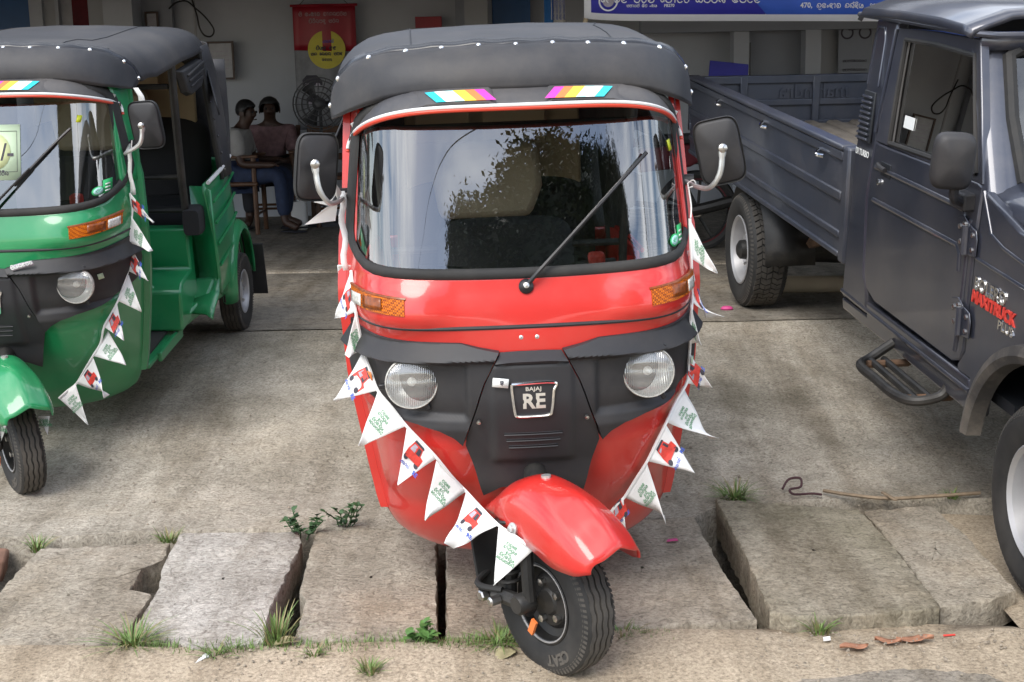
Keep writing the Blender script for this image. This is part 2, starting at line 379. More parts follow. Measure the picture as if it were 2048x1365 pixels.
# sloped apron in front of the show room
def apron_z(y): return .03 + .28 * sstep(5.22, 7.40, y) * .0 + (.28 * max(0, min(1, (y - 5.30) / 1.97)))
aedge = lambda x: 4.83 + .05*sstep(-.9, .6, x) + .16*sstep(.6, .8, x) + .02*math.sin(5*x + 1) + .01*math.sin(17*x)
rows = [[(x, aedge(x) - .015, -.40) for x in xs], [(x, aedge(x) - .012, .005) for x in xs]]
for j in range(61):
    rows.append([(x, lerp(aedge(x), 7.32, j/60), apron_z(lerp(aedge(x), 7.32, j/60)) + bumpy(x, lerp(aedge(x), 7.32, j/60), .7)*min(1, j/3)*(1 - .9*sstep(50, 60, j))) for x in xs])
tag(MB().grid(rows).build('apron', 'ramp_concrete', ang=60), kind='structure')
tag(MB().grid([[(x, y, .315 + bumpy(x, y, .25)) for x in xs] for y in rng(7.272, 9.46, 16)]).build('forecourt', 'floor_concrete', ang=80), kind='structure')
tag(MB().box((0, 11.9, .265), (24, 4.86, .13)).build('floor', 'floor_concrete', ang=0), kind='structure')
tag(MB().box((0, 9.435, .25), (24, .07, .15)).build('door_sill', 'slab_concrete', bev=.01), kind='structure')

tag(MB().grid([[(x, y, -.03 - .005*math.sin(9*x + 7*y)) for x in rng(1.50, 8, 60)] for y in rng(3.84, 5.02, 14)]).build('verge', 'dirt', ang=80), kind='structure')
# drain cover slabs, each one a piece you could lift
SLABS = [
 ([(-1.66, 4.66), (-1.215, 4.70), (-1.195, 4.52), (-1.250, 4.44), (-1.235, 4.24), (-1.158, 4.20), (-1.150, 3.78), (-1.48, 3.75), (-1.66, 3.74)], .035, .0, .0, 'slab_concrete', 'broken concrete drain slab, leftmost in the row with a notched side'),
 ([(-1.19, 4.76), (-.77, 4.745), (-.742, 4.64), (-.755, 4.03), (-.735, 3.80), (-.93, 3.765), (-1.138, 3.94), (-1.140, 4.20), (-1.178, 4.46)], .045, .012, .0, 'slab_pale', 'pale grey concrete drain slab with a chipped corner, second from the left'),
 ([(-.715, 4.785), (-.283, 4.77), (-.236, 3.81), (-.645, 3.80), (-.655, 4.10), (-.69, 4.20)], .04, .0, .0, 'slab_concrete', 'sandy concrete drain slab left of the black joint under the red rickshaw'),
 ([(-.248, 4.77), (.130, 4.80), (.137, 3.84), (-.208, 3.82)], .034, .0, .0, 'slab_concrete', 'narrow concrete drain slab behind the front wheel of the red rickshaw'),
 ([(.146, 4.80), (.65, 4.86), (.652, 4.70), (.668, 4.30), (.705, 3.89), (.50, 3.865), (.149, 3.845)], .036, .0, .0, 'slab_concrete', 'sandy concrete drain slab with rust stain right of the front wheel'),
 ([(.745, 5.00), (1.245, 4.86), (1.262, 4.5), (1.258, 3.94), (1.20, 3.905), (.80, 3.86), (.745, 3.90), (.752, 4.4)], .054, .004, -.008, 'slab_mossy', 'thick raised concrete slab lying tilted beside the open gap'),
 ([(1.28, 4.93), (1.545, 4.98), (1.56, 4.6), (1.55, 4.12), (1.45, 4.04), (1.28, 4.0), (1.283, 4.5)], .022, .0, .0, 'slab_concrete', 'concrete drain slab against the front tyre of the grey truck'),
]
for k, (poly, zt, ty, tx, mt, lab) in enumerate(SLABS):
    random.seed(20 + k); pts = []
    for i in range(len(poly)):
        a, b = poly[i], poly[(i+1) % len(poly)]; n = max(2, int(math.dist(a, b) / .03))
        for j in range(n):
            u = j / n; jit = .0035 if j else .002
            pts.append((lerp(a[0], b[0], u) + random.uniform(-jit, jit), lerp(a[1], b[1], u) + random.uniform(-jit, jit)))
    cx = sum(p[0] for p in pts)/len(pts); cy = sum(p[1] for p in pts)/len(pts)
    zf = lambda x, y: zt + (x - cx)*tx*2 + (y - cy)*ty
    th = .13 if k == 5 else .10
    rows = []
    for s, dz in ((1.0, -th), (1.002, -th*.6), (1.0, -.007), (.994, -.0015), (.982, 0), (.8, .0), (.55, .002), (.3, .001), (.02, .002)):
        rows.append([(lerp(cx, p[0], s) + random.uniform(-.0015, .0015), lerp(cy, p[1], s) + random.uniform(-.0015, .0015), zf(*p)*s + zf(cx, cy)*(1-s) + dz + (random.uniform(-.0012, .0012) *(0 if s < .7 else 1) if s < .9 else random.uniform(-.004, .003))) for p in pts])
    o = MB().grid(rows, closed=True).build('drain_slab', mt, ang=38)
    tag(o, lab, 'slab', 'drain cover slabs along the road')
# bricks in the broken end of the drain on the left
for k, (x, y, z, rz, lab) in enumerate(((-1.93, 4.72, -.03, .2, 'red brick at the broken drain edge, nearer the green rickshaw'), (-1.98, 4.45, -.10, -.3, 'red brick lower in the broken drain by the left slab'))):
    tag(MB().box((x, y, z), (.24, .11, .09), (.1, .2, rz)).build('brick', 'brick_red', bev=.012), lab, 'brick')
tag(MB().box((-1.95, 4.0, -.06), (.56, .62, .10), (0, .03, .06)).build('drain_slab', 'slab_concrete', bev=.01), 'sunken concrete drain slab at the left edge of the picture', 'slab', 'drain cover slabs along the road')

# ------------------------------------------------------------------ show room behind
simple('wall_white', (.44, .46, .50), .8, var=.06, vscale=2, bscale=8, bstr=.1, dust=.08)
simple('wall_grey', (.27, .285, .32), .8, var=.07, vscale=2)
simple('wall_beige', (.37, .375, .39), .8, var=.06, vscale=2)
simple('door_blue', (.012, .085, .24), .45, var=.15, vscale=3)
simple('dark_red_cloth', (.10, .008, .014), .8, var=.3, vscale=8)
simple('frame_brown', (.05, .025, .018), .5, var=.2)
simple('paper_grey', (.42, .42, .44), .7, var=.12, vscale=14)
YB = 13.0; K = YB / 12.6
def zc(z): return 1.644 + (z - 1.644) * K
bld = root('showroom_building', 'open fronted white showroom with pillars and blue doors behind the vehicles', 'building', (0, YB, .33))
bld_inv = Vector((0, YB, .33))
def B_(x0, x1, z0, z1, name, mt, y=YB, t=.12, par=bld, bev=0):
    c = Vector(((x0 + x1)/2, y + t/2, (z0 + z1)/2)) - bld_inv
    return MB().box(c, (x1 - x0, t, z1 - z0)).build(name, mt, par, bev=bev, ang=0 if not bev else 35)
B_(-9, 9, .2, 3.6, 'back_wall', 'wall_white', YB + .12)
MB().box(Vector((-9, 11.2, 1.9)) - bld_inv, (.2, 3.8, 3.4)).build('side_wall', 'wall_white', bld, ang=0)
MB().box(Vector((9, 11.2, 1.9)) - bld_inv, (.2, 3.8, 3.4)).build('side_wall', 'wall_white', bld, ang=0)
MB().box(Vector((0, 10.9, 3.45)) - bld_inv, (18.4, 4.6, .2)).build('ceiling', 'wall_white', bld, ang=0)
MB().box(Vector((0, 8.55, 2.62)) - bld_inv, (18.4, 1.7, .14)).build('unseen_shade_eave', 'wall_grey', bld, ang=0)  # out of view; set low and deep to darken the interior
MB().box(Vector((0, 9.50, 2.85)) - bld_inv, (18.4, .20, 1.10)).build('unseen_shade_beam', 'wall_white', bld, ang=0)  # out of view; lowered to keep daylight off the back wall
for x in (-6.2, 6.4): MB().box(Vector((x, 9.5, 1.8)) - bld_inv, (.35, .3, 3.2)).build('front_pillar', 'wall_white', bld, bev=.01)
def seg(u0, u1, name, mt, y, t=.14, z0=.33, z1=3.35): return B_(u0*K, u1*K, z0, z1, name, mt, y, t)
d1 = seg(-4.75, -4.142, 'blue_door', 'door_blue', YB - .02, .05)
seg(-4.142, -4.028, 'door_jamb', 'wall_white', YB - .08, .16)
seg(-4.028, -3.910, 'wall_strip', 'wall_beige', YB - .03)
seg(-3.910, -3.880, 'door_frame', 'wall_white', YB - .10, .12)
seg(-3.880, -3.779, 'notice_board', 'paper_grey', YB - .02, .05)
seg(-3.779, -3.605, 'red_curtain', 'dark_red_cloth', YB - .04, .06)
seg(-3.43, -3.181, 'pillar', 'wall_white', YB - .34, .34); seg(-3.605, -3.43, 'pillar_shading', 'wall_beige', YB - .16, .18)  # second box: pillar's shaded side, its shade put into the darker colour
seg(-3.181, -2.915, 'wall_recess', 'wall_grey', YB - .02, .1)
seg(-.436, -.349, 'wall_corner', 'wall_grey', YB - .05, .12); seg(-.349, -.150, 'pillar', 'wall_beige', YB - .30, .30)
p_ = seg(-.150, -.118, 'drain_pipe', 'wall_white', YB - .12, .05)
d2 = seg(-.112, .220, 'blue_door', 'door_blue', YB - .06, .06)
for u in (-.03, .06, .14): B_(u*K - .008, u*K + .008, .5, 3.0, 'door_rib', 'door_blue', YB - .075, .02)
seg(1.975, 2.107, 'pillar', 'wall_white', YB - .22, .22); seg(2.107, 2.592, 'wall_bay', 'wall_grey', YB - .04, .1)
seg(2.592, 2.725, 'pillar', 'wall_white', YB - .25, .25); seg(2.725, 3.3, 'wall_bay', 'wall_beige', YB - .05, .1)
B_(1.2, 4.5, 1.93, 2.3, 'lintel', 'wall_grey', YB - .30, .20)

def flat_text(words, size, at, mt, par, weight=.15, name='lettering', plane='xz', stretch=1.0, depth=.0015):
    vs, fs = stroke_text(words, size, weight)
    return tag(MB().add([(at[0] + v[0]*stretch, at[1], at[2] + v[1]) for v in vs], fs).build(name, mt, par, ang=0, solid=depth), kind='stuff')
def latin(txt, size, at, mt, par, name='lettering', bold=0.0, depth=.0015):
    vs, fs = text_mesh(txt, size, bold=bold)
    return MB().add([(at[0] + v[0], at[1], at[2] + v[1]) for v in vs], fs).build(name, mt, par, ang=0, solid=depth)

# framed papers on the wall
for (x0, x1, z0, z1, lab, yy) in ((-2.62, -2.40, 1.612, 1.925, 'brown framed certificate on the white wall right of the green canopy', YB), (-3.135, -3.035, 2.04, 2.19, 'small dark framed notice in the grey wall recess', YB - .03)):
    x0, x1, z0, z1 = x0*K, x1*K, zc(z0), zc(z1)
    f = root('framed_certificate', lab, 'picture frame', ((x0+x1)/2, yy - .02, z0), group='framed papers on the showroom wall')
    hw, hh = (x1-x0)/2, (z1-z0)
    MB().box((0, 0, hh/2), (hw*2, .012, hh)).build('paper', 'paper_grey', f, ang=0)
    m = MB()
    for a, b, c_, d in ((-hw, 0, .018, hh), (hw, 0, .018, hh)): MB().box((a, -.008, hh/2), (c_, .024, hh + .018)).build('frame_rail', 'frame_brown', f, bev=.002)
    for z in (0, hh): MB().box((0, -.008, z), (hw*2 - .018, .022, .018)).build('frame_rail', 'frame_brown', f, bev=.002)
    for k in range(5): MB().box((0, -.0075, hh*(.75 - .12*k)), (hw*1.3, .002, .006)).build('text_line', 'ink_grey', f, ang=0)
# conduit and the looped cable hanging from it
cx_ = -2.718*K
tag(MB().tube([(cx_, YB - .02, 3.3), (cx_, YB - .02, .4)], .012, 8).build('conduit', 'wall_beige'), 'thin grey conduit running down the wall above the green canopy', 'conduit')
lp = [(-2.93, 2.22), (-2.86, 2.27), (-2.77, 2.28), (-2.70, 2.22), (-2.62, 2.14), (-2.555, 2.04), (-2.575, 1.98), (-2.63, 1.985), (-2.67, 2.05), (-2.69, 2.16), (-2.72, 2.26), (-2.74, 2.33)]
tag(MB().tube(smooth_path([(a*K, YB - .05 - .02*math.sin(i), zc(b)) for i, (a, b) in enumerate(lp)], 5), .008, 6).build('cable', 'plastic_dark'), 'black cable hanging in a loop beside the wall conduit', 'cable')
# tall poster
X0, X1, ZT, ZB = -1.856*K, -1.309*K, zc(2.222), zc(1.15)
po = root('wall_poster', 'tall hanging poster with red top and yellow disc on the white wall', 'poster', ((X0+X1)/2, YB - .05, ZB))
W2, HH = (X1-X0)/2, ZT - ZB
simple('poster_grey', (.20, .205, .225), .5, var=.25, vscale=9); simple('poster_red', (.30, .008, .022), .45, var=.15, vscale=7); simple('poster_yellow', (.55, .47, .02), .45, var=.1)
MB().grid([[(lerp(-W2, W2, i/10), .012*math.sin(i*.9), lerp(0, HH, j/14)) for i in range(11)] for j in range(15)]).build('sheet', 'poster_grey', po, solid=.004, ang=60)
MB().grid([[(lerp(-W2, W2, i/10), .012*math.sin(i*.9) - .004, lerp(HH*.645 - .02*(i/10), HH, j/6)) for i in range(11)] for j in range(7)]).build('red_header', 'poster_red', po, solid=.001, ang=60)
MB().grid([[(.012 + .17*r*math.cos(2*math.pi*i/36), -.012, HH*.645 + .17*r*math.sin(2*math.pi*i/36)) for i in range(36)] for r in (.01, .5, 1)], closed=True).build('yellow_disc', 'poster_yellow', po, solid=.001, ang=0)
simple('poster_ink', (.42, .30, .32), .6, var=.1)
flat_text(['s','i',' ','l','o','k','aa','w',' ','w','aa','h','n','p','r','s'], .030, (-.01, -.015, HH*.915), 'poster_ink', po)
flat_text(['p','i','r','i','n','m','d','u',' ','s','r','n'], .030, (.0, -.015, HH*.86), 'poster_ink', po)
flat_text(['b','j','aa','j','x'], .024, (.03, -.016, HH*.70), 'ink_blue', po); flat_text(['p','i','y','d','u',' ','D','D'], .03, (.01, -.016, HH*.645), 'ink_dark', po, .2)
flat_text(['s','h',' ','e','n','w','n',' ','s','m','d'], .026, (.012, -.016, HH*.60), 'ink_dark', po, .2); flat_text(['l','d','s','n'], .022, (.012, -.016, HH*.555), 'ink_dark', po)
MB().tube([(-W2 - .02, 0, HH), (W2 + .02, 0, HH)], .012, 8).build('top_rod', 'poster_red', po)
MB().tube([(-W2*.8, 0, HH), (0, .01, HH + .22), (W2*.8, 0, HH)], .003, 5).build('cord', 'plastic_dark', po)
for k, (x, z, s) in enumerate(((-.13, .40, 1.0), (.14, .42, .7), (-.12, .24, .8), (.1, .22, .9))):
    m = MB().prism([(-.09*s, 0), (.09*s, 0), (.09*s, .04*s), (.04*s, .09*s), (-.05*s, .09*s), (-.09*s, .05*s)], lambda a, b: (x + a, -.014, z + b), lambda a, b: (x + a, -.016, z + b))
    m.build('vehicle_picture', ['ink_dark', 'ink_red', 'ink_dark', 'ink_dark'][k], po, ang=0)
    for dx in (-.05, .05): MB().lathe([(.022*s, 0), (.022*s, -.003), (.001, -.003)], (x + dx*s, -.014, z), (0, 1, 0), 12).build('picture_wheel', 'ink_grey', po, ang=0)
tag(MB().box((-.673*K, YB - .02, zc(2.06)), (.24, .02, .10)).build('wall_sticker', 'poster_red', bev=.003), 'small red sign on the wall above the red canopy', 'sign')
# blue and white feather flag
fl = root('feather_flag', 'narrow blue and white banner flag beside the blue door', 'flag', (.43*K, 12.2, .33))
KF = 12.2/12.6
MB().grid([[(lerp(.343, .530, i/8)*KF - .43*K, .01*math.sin(i), z - .33) for i in range(9)] for z in rng(1.95, 3.2, 10)]).build('blue_cloth', 'stripe_flag', fl, solid=.003) if 'stripe_flag' in MT else None
simple('flag_blue', (.02, .18, .55), .6, var=.1)
MB().grid([[(lerp(.343, .420, i/4)*KF - .43*K, .01*math.sin(i), z - .33) for i in range(5)] for z in rng(1.90, 3.2, 10)]).build('blue_cloth', 'flag_blue', fl, solid=.003)
MB().grid([[(lerp(.405, .530, i/6)*KF - .43*K, .012*math.sin(i) - .006, z - .33 + (.05*(1 - i/6)**3 if j == 0 else 0)) for i in range(7)] for j, z in enumerate(rng(2.00, 3.2, 10))]).build('white_cloth', 'cloth_white', fl, solid=.003)
for k in range(4):
    vs, fs = stroke_text(['b','j','aa','j','s','p','r','m','k','n','aa','d'], .022, .16); MB().add([(.40*KF - .43*K + .03 + .03*k - v[1]*.9, -.022, 1.85 + v[0]) for v in vs], fs).build('lettering', 'ink_blue', fl, ang=0, solid=.001)
MB().tube([(-.095, .02, 0), (-.095, .02, 2.9)], .012, 8).build('pole', 'wall_white', fl)
# ---- big shop banner across the bay
bn = root('shop_banner', 'blue vinyl shop banner with white lettering hung across the bay above the truck', 'banner', (.506, 9.2, 1.94))
simple('banner_white', (.80, .80, .84), .45, var=.03, bscale=5, bstr=.2, bdist=.01); simple('banner_blue', (.045, .045, .42), .4, var=.08); simple('banner_light', (.06, .15, .68), .4, var=.06)
bw = lambda x: .01*math.sin(4*x) + .006*math.sin(11*x)
def bsheet(x0, x1, z0f, z1f, off, n=60): return MB().grid([[(x, bw(x) - off, (z0f(x) if j == 0 else z1f(x)) if j in (0, 6) else lerp(z0f(x), z1f(x), j/6)) for x in rng(x0, x1, n)] for j in range(7)])
zb0 = lambda x: -.004 + .016*math.exp(-x*9) - .0215*x
bsheet(0, 3.4, lambda x: zb0(x), lambda x: .95, 0).build('banner_sheet', 'banner_white', bn, solid=.003)
bsheet(.045, 1.16, lambda x: zb0(x) + .042, lambda x: .9, .004).build('blue_field', 'banner_blue', bn, solid=.001)
m = MB().grid([[(x, bw(x) - .0055, lerp(zb0(x) + .042, .9, j/6)) for x in [lerp(1.165 - .16*(j/6)*5, 3.35, i/40) for i in range(41)]] for j in range(7)]); m.build('light_blue_field', 'banner_light', bn, solid=.001)
KB = 9.2
def ban_text(words, size, x, z, weight=.16):
    vs, fs = stroke_text(words, size, weight); MB().add([(x + v[0], bw(x + v[0]) - .009, z + v[1] - .0215*(x + v[0])) for v in vs], fs).build('lettering', 'banner_white', bn, ang=0, solid=.001)['kind'] = 'stuff'
ban_text(['e','D','w','i','D','x',' ','p','r','i','s','x',' ','e','m','aa','t','r','x',' ','k','m','x','p','n','i',' ','l','i','m','i','t','D','x'], .043, .62, .110)
ban_text(['s','m','aa','g','m','x',' ','l','i','p',' ','o','k','y'], .0165, .37, .082)
vs, fs = text_mesh('PB270', .026, bold=.0005); MB().add([(.545 + v[0], bw(.5) - .009, .091 - .011 + v[1]) for v in vs], fs).build('lettering', 'banner_white', bn, ang=0, solid=.001)['kind'] = 'stuff'
vs, fs = text_mesh('470,', .045, bold=.001); MB().add([(1.42 + v[0], bw(1.4) - .009, .063 + v[1]) for v in vs], fs).build('lettering', 'banner_white', bn, ang=0, solid=.001)['kind'] = 'stuff'
ban_text(['h','u','l','o','d','aa','w',' ','h','n','x','d','i','y',',',' ','e','m','aa','n','r','aa','g','l','.',' ','|',' ','d','u','r'], .029, 1.83, .078)
MB().lathe([(.062, 0), (.062, -.004), (.052, -.004), (.052, -.001)], (.155, bw(.155) - .006, .115), (0, 1, 0), 36).build('round_emblem', 'banner_white', bn)
MB().lathe([(.036, 0), (.036, -.004), (.001, -.004)], (.155, bw(.155) - .006, .115), (0, 1, 0), 24).build('emblem_centre', 'ink_grey', bn)
MB().tube(smooth_path([(.012, 0, .01), (.0, -.005, -.03), (-.012, 0, -.06)], 4), [.014]*4 + [.011]*5, 6).build('tie', 'beige_trim', bn)
# things behind the truck bed
sg = root('folded_sign', 'dark blue sign board leaning behind the truck bed', 'sign', (1.87, 12.0, 1.2))
m = MB().prism([(-.18, .2), (.16, .2), (.17, .44), (-.155, .48)], lambda a, b: (a, 0, b), lambda a, b: (a, .02, b)); m.build('board', 'banner_blue', sg, bev=.004)
MB().tube([(.175, .0, -.8), (.18, .0, .62)], .008, 6).build('post', 'plastic_dark', sg)
flat_text(['b','j','aa','j'], .04, (-.06, -.004, .26), 'stripe_yellow', sg)
mp_ = root('motorcycle_poster', 'grey poster with a motorcycle drawing and lines of text behind the truck cab', 'poster', (3.05*K, YB - .12, 1.3))
MB().box((0, 0, .55), (.30, .01, 1.2)).build('sheet', 'wall_grey', mp_, ang=0)
for dx in (-.075, .085):
    MB().lathe([(.058, 0), (.058, -.004), (.043, -.004), (.043, 0)], (dx, -.006, .60), (0, 1, 0), 24).build('drawn_wheel', 'ink_dark', mp_, ang=0)
MB().prism([(-.06, .62), (.06, .63), (.08, .70), (.0, .68), (-.05, .70), (-.1, .66)], lambda a, b: (a, -.006, b), lambda a, b: (a, -.009, b)).build('drawn_frame', 'ink_dark', mp_, ang=0)
for k in range(3): flat_text(['s','p','m','r','k','n','w','y','h'], .022, (0, -.007, .34 - .08*k), 'ink_dark', mp_)
# ------------------------------------------------------------------ auto rickshaw: front shell
# local axes of every rickshaw: x to the right of someone facing it, y backwards from the front axle, z up from the ground
SH = [(.140,.60,.05,.02,.01), (.160,.49,.24,.06,.03), (.188,.44,.345,.10,.06), (.23,.40,.405,.13,.08), (.295,.35,.435,.15,.10), (.38,.305,.452,.17,.13), (.50,.24,.472,.17,.19),
      (.63,.19,.492,.16,.24), (.75,.158,.508,.15,.27), (.90,.165,.516,.10,.31), (.98,.1763,.5204,.006,.3897), (1.05,.2000,.5160,.006,.3800), (1.20,.2508,.5065,.006,.3593),
      (1.40,.3185,.4939,.006,.3317), (1.55,.3692,.4845,.006,.3110), (1.70,.4200,.4750,.006,.2903), (1.85,.4708,.4655,.006,.2697)]
T_YF = [(r[0], r[1]) for r in SH]; T_W = [(r[0], r[2]) for r in SH]; T_A = [(r[0], r[3]) for r in SH]; T_B = [(r[0], r[4]) for r in SH]
def shell_w(z): return interp(T_W, z)
def shell_y(x, z):
    t = min(1.0, abs(x) / max(.02, interp(T_W, z)))
    return interp(T_YF, z) + interp(T_A, z) * t * t + interp(T_B, z) * t ** 8
def shell_n(x, z, e=.004):
    dx = (shell_y(x + e, z) - shell_y(x - e, z)) / (2 * e); dz = (shell_y(x, z + e) - shell_y(x, z - e)) / (2 * e)
    return Vector((dx, -1, dz)).normalized()
def on_shell(x, z, off=0.0):
    return Vector((x, shell_y(x, z), z)) + shell_n(x, z) * off
WIN_CACHE = {}
def win_loop(s=1.0, n=72, grow=0.0):
    """windscreen outline in (x, z): rounded trapezoid, sampled evenly; grow widens it"""
    key = (n, grow)
    if key not in WIN_CACHE:
        zb, zt, wb, wt, rb, rt = 1.090 - grow, 1.535 + grow, .490 + grow*.8, .458 + grow*.8, .072 + grow, .085 + grow; pl = []
        for cx, cz, r, a0 in ((wt - rt, zt - rt, rt, 0), (-(wt - rt), zt - rt, rt, 90), (-(wb - rb), zb + rb, rb, 180), (wb - rb, zb + rb, rb, 270)):
            pl += [(cx + r*math.cos(R(a0 + 10*k)), cz + r*math.sin(R(a0 + 10*k))) for k in range(10)]
        pl.append(pl[0]); sag = lambda x, z: z + lerp(.018, -.012, sstep(1.12, 1.52, z)) * (x/.48)**2
        WIN_CACHE[key] = [(q[0], sag(*q)) for q in (poly_at(pl, k / n) for k in range(n))]
    return [(x*s, 1.312 + (z - 1.312)*s) for x, z in WIN_CACHE[key]]
def shell_x(x, z):  # keep inside the shell width
    m = shell_w(z) * .995; return max(-m, min(m, x))

def coons(Tp, Bp, Lp, Rp, nu, nv):
    """(x, z) grid filling four boundary polylines (T and B run left to right, L and R bottom to top)"""
    rows = []
    c00, c10, c01, c11 = Bp[0], Bp[-1], Tp[0], Tp[-1]
    for j in range(nv + 1):
        v = j / nv; row = []
        for i in range(nu + 1):
            u = i / nu; t = poly_at(Tp, u); b = poly_at(Bp, u); l = poly_at(Lp, v); r = poly_at(Rp, v)
            row.append(tuple((1-v)*b[k] + v*t[k] + (1-u)*l[k] + u*r[k] - ((1-u)*(1-v)*c00[k] + u*(1-v)*c10[k] + (1-u)*v*c01[k] + u*v*c11[k]) for k in (0, 1)))
        rows.append(row)
    return rows

def tyre_parts(parent, c, R_o, wid, rimr, side=-1, name='wheel', rim_mat='silver_rim', block=False, letters=None, axis_rot=None):
    """a wheel at c with its axle along local x; side: which face shows the dish"""
    hub = MB(); Wd = wid / 2
    prof = [(rimr*.98, Wd*.72), (rimr*1.06, Wd*.86), (R_o*.80, Wd*1.02), (R_o*.90, Wd*.98), (R_o*.965, Wd*.84), (R_o*.99, Wd*.70)]
    t = MB().lathe([(r, h) for r, h in prof], c, (1, 0, 0), 56)
    t.lathe([(r, -h) for r, h in prof], c, (1, 0, 0), 56)
    t.lathe([(rimr*.98, -Wd*.72), (rimr*.98, Wd*.72)], c, (1, 0, 0), 40)
    t.lathe([(R_o*.972, -Wd*.72), (R_o*.972, Wd*.72)], c, (1, 0, 0), 56)
    w_ = t.build(name, 'rubber', parent)
    N = 96 if not block else 54
    tr = MB(); cx, cy, cz = c
    if not block:
        bands = [(-.70, -.44), (-.37, -.13), (-.06, .18), (.25, .45), (.51, .70)]
        bands = [(-.70, -.42), (-.34, -.05), (.03, .34), (.42, .70)]
        for b0, b1 in bands:
            rows = []
            for q in range(4):
                f = q / 3; rows.append([])
                for k in range(N):
                    a = 2*math.pi*k/N; zz = .035 * (1 if (k // 2) % 2 else -1) * (1 if -.69 < lerp(b0, b1, f) < .69 else 0)
                    h = (lerp(b0, b1, f) + zz) * Wd; crown = 1 - .022 * (h / Wd) ** 2
                    rad = R_o * crown if q in (1, 2) else R_o * .965
                    if q in (1, 2): h = (lerp(b0, b1, .08 if q == 1 else .92) + zz) * Wd
                    rows[-1].append((cx + h, cy + rad*math.cos(a), cz + rad*math.sin(a)))
            tr.grid(rows, closed=True)
    else:
        for k in range(N):
            for b in range(5):
                h0 = -.72 + b*.29 + random.uniform(-.02, .02); h1 = h0 + .255; a0 = 2*math.pi*(k + .10 + (b % 2)*.5)/N; a1 = a0 + 2*math.pi*random.uniform(.72, .86)/N
                sk = .35 * 2*math.pi/N * (1 if b % 2 else -1)
                q = []
                for rad in (R_o*.965, R_o):
                    for h, a in ((h0, a0), (h1, a0 + sk), (h1 , a1 + sk), (h0, a1)):
                        q.append((cx + h*Wd, cy + rad*math.cos(a), cz + rad*math.sin(a)))
                tr.add(q, [(4,5,6,7), (0,1,5,4), (1,2,6,5), (2,3,7,6), (3,0,4,7)])
    tr.build('tread', 'tread', w_, ang=30)
    # shoulder ribs
    rb = MB(); nb = 80
    for sd in (-1, 1):
        for k in range(nb):
            a = 2*math.pi*k/nb; da = math.pi/nb*.5
            q = [(cx + sd*Wd*h, cy + R_o*r*math.cos(a+s_), cz + R_o*r*math.sin(a+s_)) for r, h, s_ in ((.885, 1.0, -da), (.885, 1.0, da), (.96, .875, da + .02), (.96, .875, -da + .02))]
            rb.add(q, [(0,1,2,3)])
    tag(rb.build('shoulder_rib', 'tread', w_, ang=0, solid=.004), kind='stuff')
    # rim: dish with lip
    s = side
    rm = MB().lathe([(rimr*1.04, s*Wd*.88), (rimr*1.0, s*Wd*.92), (rimr*.93, s*Wd*.80), (rimr*.90, s*Wd*.30), (rimr*.72, s*Wd*.15), (rimr*.62, s*Wd*.36), (rimr*.36, s*Wd*.42), (rimr*.30, s*Wd*.55), (0.001, s*Wd*.6)], c, (1, 0, 0), 40)
    rm.lathe([(rimr*1.04, -s*Wd*.88), (rimr*.9, -s*Wd*.8), (.001, -s*Wd*.2)], c, (1, 0, 0), 32)
    rim = rm.build('rim', rim_mat, w_)
    nb_ = MB()
    for k in range(5):
        a = 2*math.pi*k/5; nb_.lathe([(.011, 0), (.011, s*.014), (.001, s*.016)], (cx + s*Wd*.40, cy + rimr*.5*math.cos(a), cz + rimr*.5*math.sin(a)), (1, 0, 0), 6)
    tag(nb_.build('lug_nut', 'steel', w_), kind='stuff')
    if letters:
        vs, fs = text_mesh(letters, R_o*.20, bold=.002)
        m = MB(); q = []
        for x, y, _ in vs:
            a = letters_angle + x / (R_o*.76) ; rad = R_o*.755 + y*1.0
            q.append((cx + s*Wd*1.012 + s*.001, cy + rad*math.cos(a), cz + rad*math.sin(a)))
        m.add(q, fs); m.build('lettering', 'tread', w_, ang=0, solid=.002)
    return w_
letters_angle = -2.1

def rounded_plate(m, hw, hh, y0, y1, n=40, e=5, fn=lambda x, y, z: (x, y, z), taper=0.0, edge=.86):
    """a rounded-rectangle slab between y0 and y1 with softened rims"""
    rows = []
    for y, s in ((y0, 0.0), (y0, edge), (lerp(y0, y1, .25), .97), (lerp(y0, y1, .5), 1.0), (lerp(y0, y1, .8), .98), (y1, edge), (y1, 0.0)):
        row = []
        for i in range(n):
            a = 2*math.pi*i/n; c, d = math.cos(a), math.sin(a)
            x = math.copysign(abs(c)**(2/e), c) * hw * s; z = math.copysign(abs(d)**(2/e), d) * hh * s
            row.append(fn(x * (1 + taper * z / hh), y, z))
        rows.append(row)
    return m.grid(rows, closed=True)

